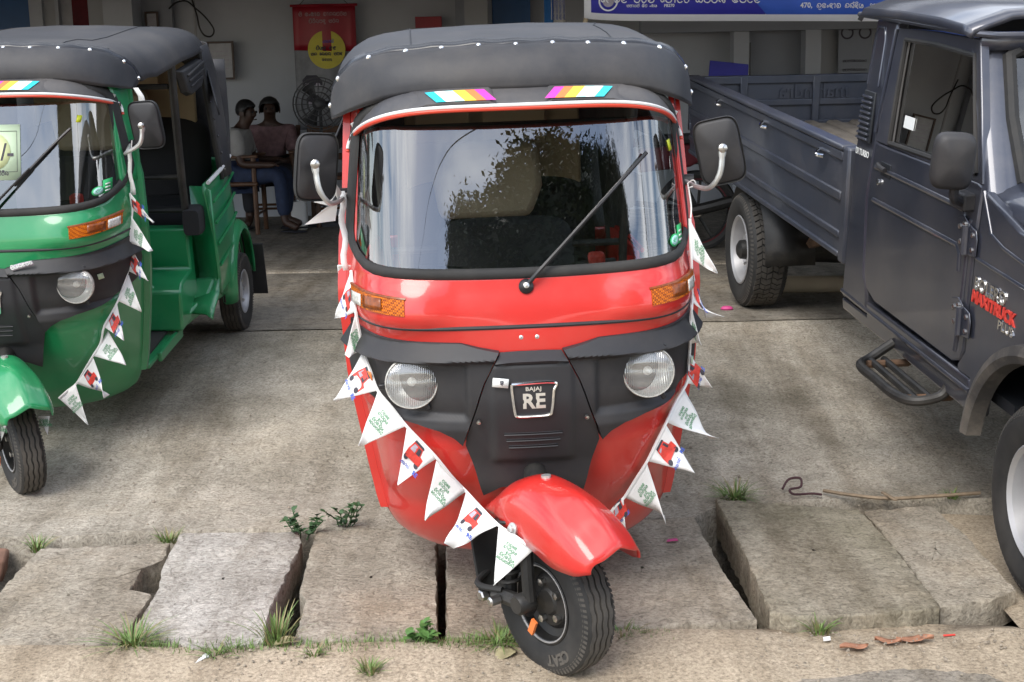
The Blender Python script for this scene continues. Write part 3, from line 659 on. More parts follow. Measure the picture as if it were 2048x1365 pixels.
def make_rickshaw(label, paint, loc, yaw, pitch, roll, steer, red):
    t = root('auto_rickshaw', label, 'auto rickshaw', loc, (R(pitch), R(roll), R(yaw)), 'auto rickshaws on the forecourt')
    P = lambda m, n, mt, par=t, **k: m.build(n, mt, par, **k)
    # ---- painted front shell, below the windscreen
    ztop = lambda x: min(1.13, 1.078 + .014 * (abs(x) / .46) ** 2 + .05 * sstep(.455, .50, abs(x)))
    rows = []; nz, nx = 84, 120
    for j in range(nz + 1):
        v = j / nz; row = []
        for i in range(nx + 1):
            q = -1 + 2*i/nx; q = math.copysign(abs(q) ** .8, q)
            zt = ztop(q * .52); z = lerp(.142, zt, v ** 1.15); x = q * shell_w(z)
            y = shell_y(x, z)
            # moulded relief: swollen indicator pods, cheek ridge beside the black mask
            e = 0.0
            pod = sstep(.19, .30, abs(x)) * sstep(.93, .985, z) * (1 - sstep(1.035, 1.075, z)) * (1 - sstep(.47, .52, abs(x)))
            e += .012 * pod
            ck = sstep(.15, .24, abs(x)) * (1 - sstep(.40, .47, abs(x))) * sstep(.34, .46, z) * (1 - sstep(.58, .64, z))
            e += .016 * ck
            e -= .035 * sstep(.13, .17, abs(x)) * (1 - sstep(.45, .49, abs(x))) * sstep(.672, .69, z) * (1 - sstep(.85, .87, z))   # pocket behind the lamp mask
            row.append(Vector((x, y, z)) + Vector((0, -e, 0)))
        rows.append(row)
    P(MB().grid(rows), 'front_shell', paint, solid=.006, off=1, ang=50)
    # windscreen pillars and the door-side flanges
    for s in (-1, 1):
        rows = []
        for j in range(15):
            z = lerp(1.128, 1.60, j / 14); row = []
            xi = .476 - .016 * (z - 1.31) / .22; xo = shell_w(z)
            for i in range(6): row.append(on_shell(s * lerp(xi - .01, xo, i / 5), z))
            rows.append(row)
        P(MB().grid(rows), 'pillar', paint, solid=.012, off=1)
        m = MB(); prv = []
        for j in range(30):
            z = lerp(.285, 1.60, j / 29); xo = s * (shell_w(z) - .004); yy = shell_y(xo, z) - .004
            xo2 = xo + s * (.030 if z < 1.15 else .022)
            prv.append([(xo, yy, z), (xo2, yy + .006, z), (xo2, yy + .034, z), (xo, yy + .034, z)])
        m.grid(prv, closed=True); P(m, 'door_flange', paint, ang=30)
    # belt trim bead
    path = [on_shell(lerp(-.50, .50, i / 50), .942 + .010 * (abs(lerp(-1, 1, i/50))) ** 2, .004) for i in range(51)]
    P(MB().tube(path, .0065, 8), 'trim_bead', 'plastic_black')
    # ---- black mask: two lamp wings and the centre panel
    def wing_off(x, z):
        ax = abs(x)
        brow = .012 + .036 * (1 - max(0, min(1, (z - .858) / .048)))                  # wedge facing the sky
        flat = .028
        inner = sstep(.165, .19, ax) * (1 - sstep(.44, .49, ax)) * sstep(.685, .70, z) * (1 - sstep(.838, .846, z))
        bowl = .010 * (1 - sstep(.0, .16, math.hypot(ax - .323, z - .775)))
        o = lerp(flat + .012 * (1 - sstep(.66, .69, z)), .008 - bowl * .5, inner)
        k = sstep(.846, .858, z)
        return lerp(o, brow, k)
    for s in (-1, 1):
        Tp = [(.087, .877), (.14, .888), (.19, .902), (.32, .907), (.42, .914), (.497, .925)]
        Bp = [(.188, .615), (.212, .640), (.25, .662), (.31, .676), (.36, .683), (.42, .694), (.462, .720)]
        Lp = [(.188, .615), (.178, .655), (.13, .79), (.087, .877)]; Rp = [(.462, .720), (.486, .75), (.497, .82), (.497, .925)]
        g_ = coons(Tp, Bp, Lp, Rp, 60, 56)
        rows = [[on_shell(s * q[0], q[1], wing_off(*q)) for q in r] for r in g_]
        # rim turned back to the shell
        rows = [[on_shell(s * q[0], q[1] - .002, .0) for q in g_[0]]] + rows + [[on_shell(s * q[0], q[1] + .002, .0) for q in g_[-1]]]
        full = []
        for r_, gg in zip(rows, [g_[0]] + g_ + [g_[-1]]):
            a_ = on_shell(s * (gg[0][0] - .001), gg[0][1], .004); b_ = on_shell(s * (gg[-1][0] + .001), gg[-1][1], 0)
            full.append([a_] + r_ + [b_])
        P(MB().grid(full), 'lamp_mask', 'plastic_black', ang=40)
    Tp = [(-.083, .8755), (-.04, .877), (.04, .877), (.083, .8755)]; Bp = [(-.135, .455), (-.09, .482), (-.05, .486), (.05, .486), (.09, .482), (.135, .455)]
    Lp = [(-.135, .455), (-.155, .52), (-.184, .61), (-.174, .655), (-.126, .79), (-.083, .8755)]; Rp = [(-a, b) for a, b in Lp]
    g_ = coons(Tp, Bp, Lp, Rp, 36, 72)
    def cen_off(x, z):
        o = lerp(.026, .012 + .036 * (1 - max(0, min(1, (z - .848) / .030))), sstep(.842, .850, z))
        lip = sstep(.095, .11, abs(x)) * sstep(.56, .60, z) * (1 - sstep(.72, .85, z))
        o += .010 * (1 - sstep(.10, .118, abs(x))) * sstep(.545, .575, z) * (1 - sstep(.835, .85, z)) + .02 * (1 - sstep(.46, .56, z))
        return o
    rows = [[on_shell(q[0], q[1], cen_off(*q)) for q in r] for r in g_]
    full = [[on_shell(r[0][0]*1.01, r[0][1], .002)] + a + [on_shell(r[-1][0]*1.01, r[-1][1], .002)] for r, a in zip(g_, rows)]
    grille = P(MB().grid(full), 'grille_panel', 'plastic_black', ang=40)
    for k, z in enumerate((.652, .631, .610)):
        hw = .078 - .006 * k
        slot = MB().grid([[on_shell(lerp(-hw, hw, i/12), z + dz, .0345 + o) for i in range(13)] for dz, o in ((.0045, .001), (.0, .0012))])
        P(slot, 'louvre_slot', 'dark_trim', grille, solid=.001)
        slat = MB().tube([on_shell(lerp(-hw, hw, i/12), z - .003, .037) for i in range(13)], .0028, 6)
        P(slat, 'louvre', 'plastic_black', grille)
    for x, z in ((-.145, .69), (.145, .69), (-.118, .492), (.118, .492)):
        P(MB().lathe([(.006, -.004), (.006, .004), (.001, .006)], on_shell(x, z, .034), shell_n(x, z), 10), 'screw', 'steel', grille)
    # ---- badge
    loop = [(-.055, .790), (.055, .792), (.055, .768), (.049, .722), (.041, .709), (0, .707), (-.041, .708), (-.049, .721), (-.055, .768)]
    if True:
        cl = smooth_path([(p[0], 0, p[1]) for p in loop] + [(loop[0][0], 0, loop[0][1])], 5)
        bd = P(MB().tube([on_shell(q.x, q.z, .040) for q in cl], .0046, 8, cap=False), 'badge', 'chrome')
        for txt, sz, zc, bl, xs in (('BAJAJ', .0150, .775, .0003, 1.15), ('RE', .050, .742, .0016, 1.10)):
            vs, fs = text_mesh(txt, sz, bold=bl, spacing=1.05)
            P(MB().add([on_shell(v[0] * xs + .002, v[1] + zc, .037) for v in vs], fs), 'badge_lettering', 'badge_silver', bd, ang=0, solid=.003)
    for x in (-.025, .019):
        P(MB().lathe([(.0085, -.002), (.0085, .003), (.006, .005), (.001, .006)], on_shell(x, .913, .001), shell_n(x, .913), 12), 'bolt', 'galvanised')
    # ---- lamps
    for s in (-1, 1):
        c = on_shell(s * .323, .789, .020); ax = Vector((0, -1, .06)).normalized()
        hl = P(MB().lathe([(.060, -.03), (.0735, -.012), (.0745, .008), (.0715, .013), (.069, .009)], c, ax, 40), 'headlight', 'clear_lens')
        P(MB().lathe([(.071, .004), (.064, -.012), (.05, -.03), (.03, -.043), (.001, -.048)], c, ax, 40), 'reflector', 'lamp_reflector', hl)
        P(MB().lathe([(.001, -.046), (.012, -.04), (.013, -.012), (.001, -.006)], c, ax, 16), 'bulb', 'clear_lens', hl)
        lens = MB().lathe([(.0725, .006), (.066, .0155), (.05, .022), (.03, .0255), (.001, .027)], c, ax, 40)
        P(lens, 'lens', 'lamp_lens', hl)
        for a in (60, 185, 300):
            d = Vector((math.cos(R(a)), 0, math.sin(R(a)))); P(MB().box(c + d * .083 + Vector((0, .002, 0)), (.018, .016, .014), (0, -R(a), 0)), 'clip', 'plastic_dark', hl, bev=.003)
        # indicator
        g2 = coons([(.336, 1.019), (.40, 1.026), (.478, 1.033)], [(.337, .980), (.40, .984), (.478, .991)], [(.337, .980), (.336, 1.019)], [(.478, .991), (.478, 1.033)], 16, 4)
        sg = MB(); rows = [[on_shell(s * q[0], q[1], .020) for q in r] for r in g2]
        full = [[on_shell(s * q[0], q[1] - .004, .0) for q in g2[0]]] + rows + [[on_shell(s * q[0], q[1] + .004, 0) for q in g2[-1]]]
        full = [[on_shell(s * (gg[0][0] - .003), gg[0][1], 0)] + r + [on_shell(s * (gg[-1][0] + .003), gg[-1][1], 0)] for r, gg in zip(full, [g2[0]] + g2 + [g2[-1]])]
        sig = P(MB().grid(full), 'indicator', 'amber_lens', ang=40)
        for nm, mt, a, b in (('indicator_bulb', 'amber_dark', .392, .440), ('indicator_window', 'clear_lens', .446, .474)):
            P(MB().grid([[on_shell(s * lerp(a, b, i/6), lerp(.989, 1.019, j/3) + .003, .0212) for i in range(7)] for j in range(4)]), nm, mt, sig, solid=.002)
        P(MB().tube([on_shell(s * lerp(.332, .480, i/12), lerp(1.022, 1.036, i/12), .016) for i in range(13)], .005, 6), 'indicator_rim', 'amber_dark', sig)
    # ---- windscreen
    rows = []
    for k in range(25):
        s = k / 24 * .999 + .001; rows.append([on_shell(shell_x(x, z), z, .0) for x, z in win_loop(s, 128)])
    P(MB().grid(rows, closed=True), 'windscreen', 'windscreen_glass', ang=60)
    rows = []
    for gr, o in ((-.008, .002), (-.006, .010), (.002, .015), (.012, .014), (.021, .009), (.024, .000)):
        rows.append([on_shell(shell_x(x, z), z, o) for x, z in win_loop(1, 96, gr)])
    P(MB().grid(rows, closed=True), 'windscreen_rubber', 'rubber', ang=60)
    # header above the glass
    P(MB().grid([[on_shell(lerp(-.45, .45, i/20), z) for i in range(21)] for z in (1.535, 1.60, 1.66)]), 'header', 'dark_trim', solid=.01, off=1)
    # wiper
    wp = P(MB().lathe([(.020, -.01), (.021, .012), (.014, .02), (.008, .022), (.007, .026), (.001, .027)], on_shell(-.005, 1.047, .0), shell_n(-.005, 1.047), 18), 'wiper', 'plastic_dark')
    A = [on_shell(lerp(-.005, .346, u), lerp(1.047, 1.385, u), o) for u, o in ((.02, .020), (.12, .035), (.35, .030), (.58, .026))]
    P(MB().tube(smooth_path(A, 5), [.0075 - .0035 * i / 15 for i in range(16)], 6), 'wiper_arm', 'plastic_dark', wp)
    A = [on_shell(lerp(-.005, .346, u), lerp(1.047, 1.385, u), .012 + .002) for u in [.40 + .06 * i for i in range(11)]]
    P(MB().tube(A, .0055, 6), 'wiper_blade', 'plastic_dark', wp)
    P(MB().lathe([(.008, 0), (.008, .004), (.001, .006)], on_shell(-.005, 1.047, .024), shell_n(-.005, 1.047), 10), 'wiper_nut', 'steel', wp)
    # ---- visor
    def vis_edge(x):
        q = abs(x) / .492
        return 1.405 + .131 * (1 - q ** 5.0) ** .62 if q < 1 else 1.405
    n = 60; E = []; B = []
    for i in range(n + 1):
        a = math.pi * i / n; q = -math.cos(a); q = math.copysign(abs(q) ** .75, q); x = q * .492
        zz = vis_edge(x); oo = .085 * (1 - abs(q) ** 3) + .022
        y = shell_y(min(.48, abs(x)), zz) - oo
        E.append(Vector((x, y, zz)))
        B.append(Vector((x * (.96 if abs(q) > .6 else 1), shell_y(min(.47, abs(x)), zz + .03) + .004, zz + .045 + .012 * (1 - q * q))))
    rows = []
    for k in range(7):
        f = k / 6; rows.append([E[i].lerp(B[i], f) + Vector((0, 0, .012 * math.sin(math.pi * f))) for i in range(n + 1)])
    vz = P(MB().grid(rows), 'visor', 'visor_plastic', solid=.003, ang=60)
    P(MB().tube([e + Vector((0, -.004, .003)) for e in E], .0052, 8), 'visor_edge_white', 'white_paint', vz)
    P(MB().tube([e + Vector((0, -.003, -.006)) for e in E], .0058, 8), 'visor_edge_red', 'edge_red', vz)
    def vis_pt(x, f, up):
        i = min(range(n + 1), key=lambda k: abs(E[k].x - x)); i2 = min(n, i + 1) if x > E[i].x else max(0, i - 1)
        tt = (x - E[i].x) / (E[i2].x - E[i].x) if i2 != i and abs(E[i2].x - E[i].x) > 1e-6 else 0
        e = E[i].lerp(E[i2], tt); b = B[i].lerp(B[i2], tt); return e.lerp(b, f) + Vector((0, -up * .8, up))
    for s in (-1, 1):
        a0, a1, b0, b1 = (.055, .335, .085, .255)          # foot and crest of the raised scoop
        rows = []
        for f, up, hw in ((.02, .001, 0), (.06, .010, 1), (.55, .014, 1), (.85, .003, 0)):
            if hw: xs = [a0 + .012] + [lerp(b0, b1, i/8) for i in range(9)] + [a1 - .03]
            else: xs = [lerp(a0, a1, i/10) for i in range(11)]
            rows.append([vis_pt(s * x, f, up if 0 < i < 10 else .003) for i, x in enumerate(xs)])
        sc_ = P(MB().grid(rows), 'visor_scoop', 'visor_plastic', vz, solid=.002, ang=25)
        cols = ['stripe_pink', 'stripe_orange', 'stripe_yellow', 'stripe_ice', 'stripe_white', 'stripe_cyan']
        ed = [.088, .115, .141, .173, .199, .224, .250]
        for k, cn in enumerate(cols):
            sk = .022
            q = [vis_pt(s * (ed[k] - sk * (1 - 0)), .09, .0130), vis_pt(s * (ed[k+1] - sk), .09, .0130), vis_pt(s * (ed[k+1] + sk*.4), .50, .0165), vis_pt(s * (ed[k] + sk*.4), .50, .0165)]
            P(MB().add(q, [(0,1,2,3)]), 'rainbow_stripe', cn, sc_, ang=0, solid=.0008)
        P(MB().box(vis_pt(s * .468, .3, .004), (.022, .012, .03), (0, s*.5, 0)), 'visor_clamp', 'galvanised', vz, bev=.002)
    # ---- canopy
    UP = [(0, 1.693), (.10, 1.694), (.20, 1.690), (.29, 1.686), (.37, 1.678), (.42, 1.668), (.465, 1.648), (.505, 1.615), (.530, 1.57), (.545, 1.51)]
    def arch(u):                                            # u in -1..1 -> (x, z)
        q = poly_at(UP, abs(u)); return (math.copysign(q[0], u), q[1])
    crest = [(.42, 0), (.8, .030), (1.2, .048), (1.6, .036), (1.85, -.01), (2.0, -.07), (2.1, -.14), (2.17, -.23), (2.24, -.36)]
    widen = [(.42, 0), (.9, .012), (1.5, .022), (1.9, .010), (2.1, -.03), (2.24, -.11)]
    rows = []; NU = 48
    for k, y in enumerate([.42, .46, .55, .7, .9, 1.1, 1.3, 1.5, 1.7, 1.85, 1.97, 2.06, 2.13, 2.19, 2.235]):
        row = []
        for i in range(NU + 1):
            u = -1 + 2*i/NU; x, z = arch(u); top = max(0, (z - 1.50) / .19)
            x = x + math.copysign(interp(widen, y) * (abs(x) / .54), x)
            yy = y + (.10 * (abs(x)/.54)**2 + .17 * (abs(x) / .54) ** 8) * (1 - sstep(.42, .9, y)) - .30 * (abs(x)/.54)**4 * sstep(1.75, 2.2, y)
            z = z + (interp(crest, y) - (0 if red else .085 * sstep(.45, 1.1, y) * (1 - .6*sstep(1.7, 2.1, y)))) * (lerp(.15, .75, sstep(1.8, 2.1, y)) + lerp(.85, .25, sstep(1.8, 2.1, y)) * min(1, top)) + (.004 * math.sin(9 * y + 5 * x) * sstep(.5, .9, y))
            row.append((x, yy, z))
        rows.append(row)
    rf = P(MB().grid(rows), 'canopy_roof', 'vinyl', ang=60, solid=.008)
    seam = MB()
    for sx in (-1, 1):
        seam.tube([(lerp(rows[k][24 + sx*d][0], rows[k][24 + sx*d][0], 0), rows[k][24 + sx*d][1], rows[k][24 + sx*d][2] + .001) for k, d in zip(range(1, 9), (11, 11, 11, 11, 11, 12, 12, 12))], .0022, 5)
    P(seam, 'roof_seam', 'dark_trim', rf)
    # front valance hanging from the bow
    LOW = [(0, 1.577), (.10, 1.5765), (.20, 1.575), (.31, 1.570), (.37, 1.560), (.43, 1.541), (.48, 1.522), (.535, 1.495)]
    up_pt = lambda u: Vector((rows[0][0][0], 0, 0)) if False else None
    def bow(u):
        x, z = arch(u * .985); yy = .418 + .10 * (abs(x)/.54)**2 + .17 * (abs(x)/.54)**8
        return Vector((x, yy - .006, z + .004))
    def low(u):
        q = poly_at(LOW, abs(u)); x = math.copysign(q[0], u); zz = q[1]
        yy = .335 + .11 * (abs(x)/.54)**2 + .20 * (abs(x)/.54)**7
        return Vector((x, yy, zz))
    rows2 = []
    for j in range(13):
        f = j / 12; row = []
        for i in range(81):
            u = -1 + 2*i/80; p = bow(u).lerp(low(u), f)
            pk = .004 * math.exp(-((f - .02) / .14) ** 2) * math.cos(u * 11 * math.pi)      # puckers between the studs
            p += Vector((0, -(.022 * math.sin(math.pi * min(1, f * 1.05)) ** .6 + .006) * (1 - abs(u) ** 6) - pk * .6, .005 * math.sin(math.pi * f) * (1 - abs(u)**3)))
            row.append(p)
        rows2.append(row)
    va = P(MB().grid(rows2), 'canopy_valance', 'vinyl', ang=60, solid=.004)
    P(MB().tube([low(-1 + 2*i/60) + Vector((0, -.001, -.001)) for i in range(61)], .004, 6), 'valance_hem', 'vinyl', va)
    rows3 = []
    for j in range(4):
        f = j / 3; rows3.append([bow(-1 + 2*i/80) + Vector((0, -.006 - .004*math.sin(math.pi*f), lerp(.012, -.022, f) * (1 - .5*abs(-1+2*i/80)**6))) + Vector((0, .012 if j == 0 else 0, 0)) + Vector((0, 0, .002 * math.cos((-1 + 2*i/80) * 11 * math.pi))) for i in range(81)])
    P(MB().grid(rows3), 'canopy_binding', 'vinyl_gloss', va, solid=.003, ang=60)
    for u in (-.985, -.845, -.66, -.49, -.33, -.165, 0, .165, .325, .49, .665, .85, .985):
        p = bow(u) + Vector((0, -.013, -.004)); d = Vector((p.x * .5, -1, .35)).normalized()
        P(MB().lathe([(.008, -.006), (.0092, .0), (.008, .003), (.005, .006), (.001, .007)], p, d, 14), 'snap_stud', 'chrome', va)
    # ---- rear enclosure
    for s in (-1, 1):
        X = s * .552
        rows = []
        for j in range(9):
            f = j / 8; z = lerp(.86, 1.52, f); y0 = lerp(1.80, 1.72, f); y1 = interp([(0, 2.05), (.5, 2.12), (.75, 2.10), (1, 1.95)], f)
            rows.append([(X + s * (.045 * (1 - f) + .018 * math.sin(math.pi * i / 8) - .06 * (i/8)**4), lerp(y0, y1, i/8), z) for i in range(9)])
        sc = P(MB().grid(rows), 'side_curtain', 'vinyl', solid=.006, ang=60)
        for k in range(6):
            P(MB().lathe([(.006, 0), (.006, s*.004), (.001, s*.006)], (X + s * .045 * (1 - k/6) + s*.004, lerp(1.815, 1.74, k/6), lerp(.9, 1.42, k/6)), (1, 0, 0), 8), 'snap_stud', 'chrome', sc)
        P(MB().tube([(s*.59, 1.775, .86), (s*.575, 1.745, 1.1), (s*.553, 1.70, 1.5)], .014, 8), 'rear_pillar', 'chassis')
        # air scoop behind the driver
        m = MB(); pr = [(1.28, 1.47), (1.74, 1.47), (1.74, 1.385), (1.66, 1.335), (1.45, 1.325), (1.36, 1.355)]
        m.prism(pr, lambda y, z: (s*.53, y, z), lambda y, z: (s*.568, lerp(1.53, y, .92), lerp(1.4, z, .88)))
        sp = P(m, 'air_scoop', 'plastic_black', bev=.008)
        for k in range(3):
            P(MB().box((s*.570, 1.54, 1.442 - .030*k), (.016, .34 - .05*k, .010), (R(3), 0, 0)), 'louvre', 'plastic_black', sp, bev=.004)
    rows = []
    for j in range(9):
        f = j / 8; z = lerp(.86, 1.40, f); rows.append([(lerp(-.57, .57, i/12), interp([(0, 2.10), (.5, 2.15), (1, 2.16)], f) + .03 * (1 - abs(-1 + i/6)**4), z) for i in range(13)])
    P(MB().grid(rows), 'rear_curtain', 'vinyl', solid=.006)
    P(MB().box((0, 2.10, 1.19), (.84, .02, .42), (R(-6), 0, 0)), 'rear_lining', 'beige_trim', bev=.02)
    m = MB(); m.prism([(-.27, .98), (.16, .98), (.22, 1.10), (.20, 1.28), (-.20, 1.28), (-.30, 1.14)], lambda x, z: (x, 1.93 + (z - 1)*.15, z), lambda x, z: (x, 1.99 + (z - 1)*.15, z)); P(m, 'seat_cover', 'seat_beige', bev=.03)
    P(MB().box((-.24, 2.06, 1.34), (.26, .015, .13), (R(-6), 0, 0)), 'lining_pocket', 'beige_trim', bev=.006)
    P(MB().box((.1, 2.06, 1.34), (.30, .015, .13), (R(-6), 0, 0)), 'lining_pocket', 'beige_trim', bev=.006)
    # ---- body behind the driver
    def side_prof(s):
        m = MB(); rows = []
        for j in range(13):
            f = j / 12; z = lerp(.30, .91, f); row = []
            for i in range(15):
                g = i / 14; y = lerp(interp([(.30, 1.60), (.40, 1.46), (.60, 1.43), (.91, 1.43)], z), interp([(.30, 2.16), (.91, 2.10)], z), g)
                x = .585 + .028 * math.sin(math.pi * min(1, f * 1.1) ** .8) * (1 - .4*g) - .04 * g ** 6
                row.append((s * x, y, z))
            rows.append(row)
        return m.grid(rows)
    for s in (-1, 1):
        b = P(side_prof(s), 'rear_side_panel', paint, solid=.012, ang=50)
        for k in range(4):
            z0 = .50 + .105 * k
            P(MB().tube([(s * (.619 - .002*k), 1.47, z0), (s * .612, 1.75, z0 + .012), (s*.592, 2.03, z0 + .02)], .0075, 6), 'panel_rib', paint, b)
        P(MB().tube([(s*.60, 1.44, .915), (s*.597, 1.75, .915), (s*.57, 2.09, .912)], .010, 6), 'panel_top_rail', 'white_paint' if not red else paint, b)
        # jamb: inner face of the rear doorway
        m = MB(); pts = [(.88, 1.43), (.62, 1.43), (.44, 1.46), (.37, 1.40), (.335, 1.28), (.30, 1.22)]
        m.grid([[(s*.615, y, z) for z, y in pts], [(s*.57, y + .05, z + .01) for z, y in pts], [(s*.50, y + .06, z + .012) for z, y in pts]])
        P(m, 'door_jamb', paint, solid=.01, ang=60)
        # sill skirt between the wheel arch and the foot board
        m = MB(); m.prism([(1.18, .265), (1.60, .30), (1.60, .395), (1.46, .44), (1.40, .375), (1.30, .345), (1.18, .32)], lambda y, z: (s*.44, y, z), lambda y, z: (s*(.590 if y > 1.45 else .56 if y > 1.35 else .52 if y > 1.25 else .475), y, z))
        P(m, 'sill', paint, bev=.012)
        # wheel arch
        m = MB(); rows = []
        for k in range(19):
            a = lerp(-12, 188, k / 18); rr = .275
            row = []
            for xo, dr in ((.55, .0), (.57, .022), (.60, .018), (.622, -.004), (.627, -.03), (.615, -.035)):
                row.append((s * xo, 1.99 - .0 + (rr + dr) * math.cos(R(180 - a)) * .95, .285 + (rr + dr) * math.sin(R(a)) * 1.05))
            rows.append(row)
        fd = P(m.grid(rows), 'rear_fender', paint, solid=.006, ang=50)
        P(MB().tube([(s*.565, 1.99 + .29*math.cos(R(180-a))*.95, .285 + .29*math.sin(R(a))*1.05) for a in range(-10, 190, 12)], .008, 6), 'fender_seam', 'rubber', fd)
        P(MB().box((s*.60, 2.30, .24), (.13, .012, .30), (R(8), 0, 0)), 'mud_flap', 'rubber', bev=.003)
        tyre_parts(t, (s*.562, 1.99, .2065), .2065, .104, .112, s, 'rear_wheel')
    P(MB().box((0, 1.98, .40), (1.06, .36, .22)), 'rear_deck', 'chassis', bev=.02)
    P(MB().box((0, 2.12, .62), (1.08, .03, .56)), 'rear_panel', paint, bev=.01)
    # seat box and partition (the painted bulkhead behind the driver)
    m = MB(); m.prism([(1.10, .285), (1.44, .285), (1.44, .715), (1.36, .715), (1.36, .515), (1.18, .50), (1.13, .47)], lambda y, z: (-.50, y, z), lambda y, z: (.50, y, z))
    bk = P(m, 'seat_box', paint, bev=.012)
    P(MB().box((.22, 1.355, .63), (.09, .012, .022)), 'maker_plate', 'galvanised', bk, bev=.002)
    P(MB().box((.30, 1.158, .40), (.14, .03, .20)), 'box_panel', paint, bk, bev=.02)
    P(MB().box((0, 1.60, .31), (1.02, .36, .03)), 'rear_floor', 'rubber')
    P(MB().box((0, 1.76, .47), (1.0, .02, .30)), 'seat_riser', paint, bev=.006)
    # foot board
    m = MB(); m.prism([(.66, .262), (.66, .285), (1.16, .268), (1.16, .245)], lambda y, z: (-.455, y, z), lambda y, z: (.455, y, z)); fb = P(m, 'foot_board', paint, bev=.006)
    for s in (-1, 1):
        m = MB(); m.prism([(.80, .245), (.80, .288), (1.20, .280), (1.20, .225)], lambda y, z: (s*.452, y, z), lambda y, z: (s*.472, y, z)); P(m, 'foot_board_lip', paint, fb, bev=.005)
    P(MB().box((0, .86, .281), (.84, .52, .008)), 'rubber_mat', 'rubber', fb)
    # ---- seats and driver's things
    m = MB(); rounded_plate(m, .30, .17, -.045, .045, fn=lambda x, y, z: (x, 1.16 + z, .60 - y))
    P(m, 'driver_seat', 'seat_black')
    m = MB(); rounded_plate(m, .29, .17, -.035, .035, fn=lambda x, y, z: (x, 1.345 + y + z*.15, .90 + z)); P(m, 'driver_backrest', 'seat_black')
    m = MB(); rounded_plate(m, .48, .20, -.07, .07, fn=lambda x, y, z: (x, 1.86 + z, .66 - y)); P(m, 'passenger_seat', 'seat_black')
    m = MB(); rounded_plate(m, .48, .22, -.04, .04, fn=lambda x, y, z: (x, 2.07 + y + z*.2, .92 + z)); P(m, 'passenger_backrest', 'seat_black')
    m = MB(); rounded_plate(m, .075, .07, -.06, .06, fn=lambda x, y, z: (.525 + x*.6, 1.40 + y, .745 + z)); P(m, 'side_cushion', 'seat_black')
    for s in (-1, 1):
        P(MB().tube([(s*.497, 1.385, .70), (s*.50, 1.35, .95), (s*.52, 1.28, 1.35), (s*.525, 1.27, 1.50)], .019, 10), 'partition_post', 'chassis')
    for z, y in ((.80, 1.38), (.965, 1.355), (1.40, 1.275)):
        P(MB().tube([(-.50, y, z), (.50, y, z)], .013, 8), 'partition_rail', 'chassis')
    hb = P(MB().tube(smooth_path([(-.30, .66, 1.02), (-.16, .60, 1.02), (0, .52, .99), (.16, .60, 1.02), (.30, .66, 1.02)], 5), .014, 8), 'handlebar', 'chassis')
    P(MB().tube([(0, .52, .99), (0, .30, .45)], .022, 8), 'steering_column', 'chassis', hb)
    P(MB().box((.24, .62, 1.035), (.05, .05, .05)), 'switch_block', 'ink_red', hb, bev=.01)
    ds = MB(); ds.prism([(.36, 1.0), (.56, 1.02), (.58, .93), (.50, .86), (.36, .86)], lambda y, z: (-.43, y, z), lambda y, z: (.43, y, z)); P(ds, 'dashboard', 'plastic_black', bev=.01)
    P(MB().tube(smooth_path([(.16, .86, .29), (.15, .82, .40), (.16, .78, .43)], 4), .012, 6), 'brake_lever', 'steel')
    P(MB().lathe([(.035, 0), (.035, .05), (.02, .06)], (.14, .95, .285), (0, 0, 1), 12, cap=True), 'gear_boot', 'chrome')
    # ---- mirrors
    for s in (-1, 1):
        c = Vector((s*.574, .40, 1.376)); tilt = R(-7 if s < 0 else 14) if red else R(6)
        if not red and s > 0: c = Vector((.625, .42, 1.380))
        def fn(x, y, z, c=c, tilt=tilt, s=s):
            v = Vector((x, y, z)); v.rotate(Euler((R(4), -tilt * (1 if s > 0 else 1) * .8, R(-12 if s > 0 else 34)))); return c + v
        m = MB(); rounded_plate(m, .064, .093, -.012, .010, fn=fn, e=5, edge=.90)
        mi = P(m, 'side_mirror', 'plastic_black', ang=50)
        m = MB(); rows = []
        for o, y in ((.995, -.004), (1.035, -.008), (1.04, .004), (.995, .012)):
            row = []
            for i in range(40):
                a = 2*math.pi*i/40; cc, dd = math.cos(a), math.sin(a); row.append(fn(math.copysign(abs(cc)**.4, cc)*.064*o, y, math.copysign(abs(dd)**.4, dd)*.093*o))
            rows.append(row)
        P(m.grid(rows, closed=True), 'mirror_rim', 'rubber', mi)
        m = MB(); rounded_plate(m, .058, .087, .0102, .0112, fn=fn); P(m, 'mirror_glass', 'chrome', mi)
        px = s * (shell_w(1.28) + .012)
        st = smooth_path([(px - s*.01, .58, 1.272), (px + s*.012, .45, 1.268), (px + s*.030, .375, 1.278), (lerp(px, c.x, .85), .352, 1.318), (c.x - s*.002, .355, 1.372), (c.x - s*.002, .360, 1.395)], 5)
        P(MB().tube(st, [.0075]*14 + [.0085]*6 + [.011]*6, 8), 'mirror_arm', 'galvanised', mi)
        P(MB().lathe([(.013, 0), (.013, .018), (.008, .022), (.001, .023)], (c.x - s*.002, .362, 1.390), (0, -1, 0), 10), 'mirror_bolt', 'steel', mi)
        P(MB().lathe([(.016, -.02), (.016, .02)], (px, .585, 1.276), (s, -.2, 0), 10, cap=True), 'mirror_clamp', 'plastic_dark', mi)
        if red and s < 0:
            P(MB().box((-.650, 2.0, .80), (.03, .34, .32), (0, R(-2), 0)), 'side_flap', 'vinyl', bev=.01)
        if red:
            P(MB().box((s*.528, .60 - .03, .99), (.028, .012, .15), (0, R(2*s), 0)), 'hinge_plate', 'galvanised', bev=.003)
    # ---- steered front end: axle frame turned about z
    Cw = Vector((.033 if red else .095, 0, 0)); Ms = Matrix.Rotation(R(steer), 4, 'Z')
    fe = bpy.data.objects.new('front_suspension', None)
    def S(x, y, z): return Cw + Ms @ Vector((x, y, z))
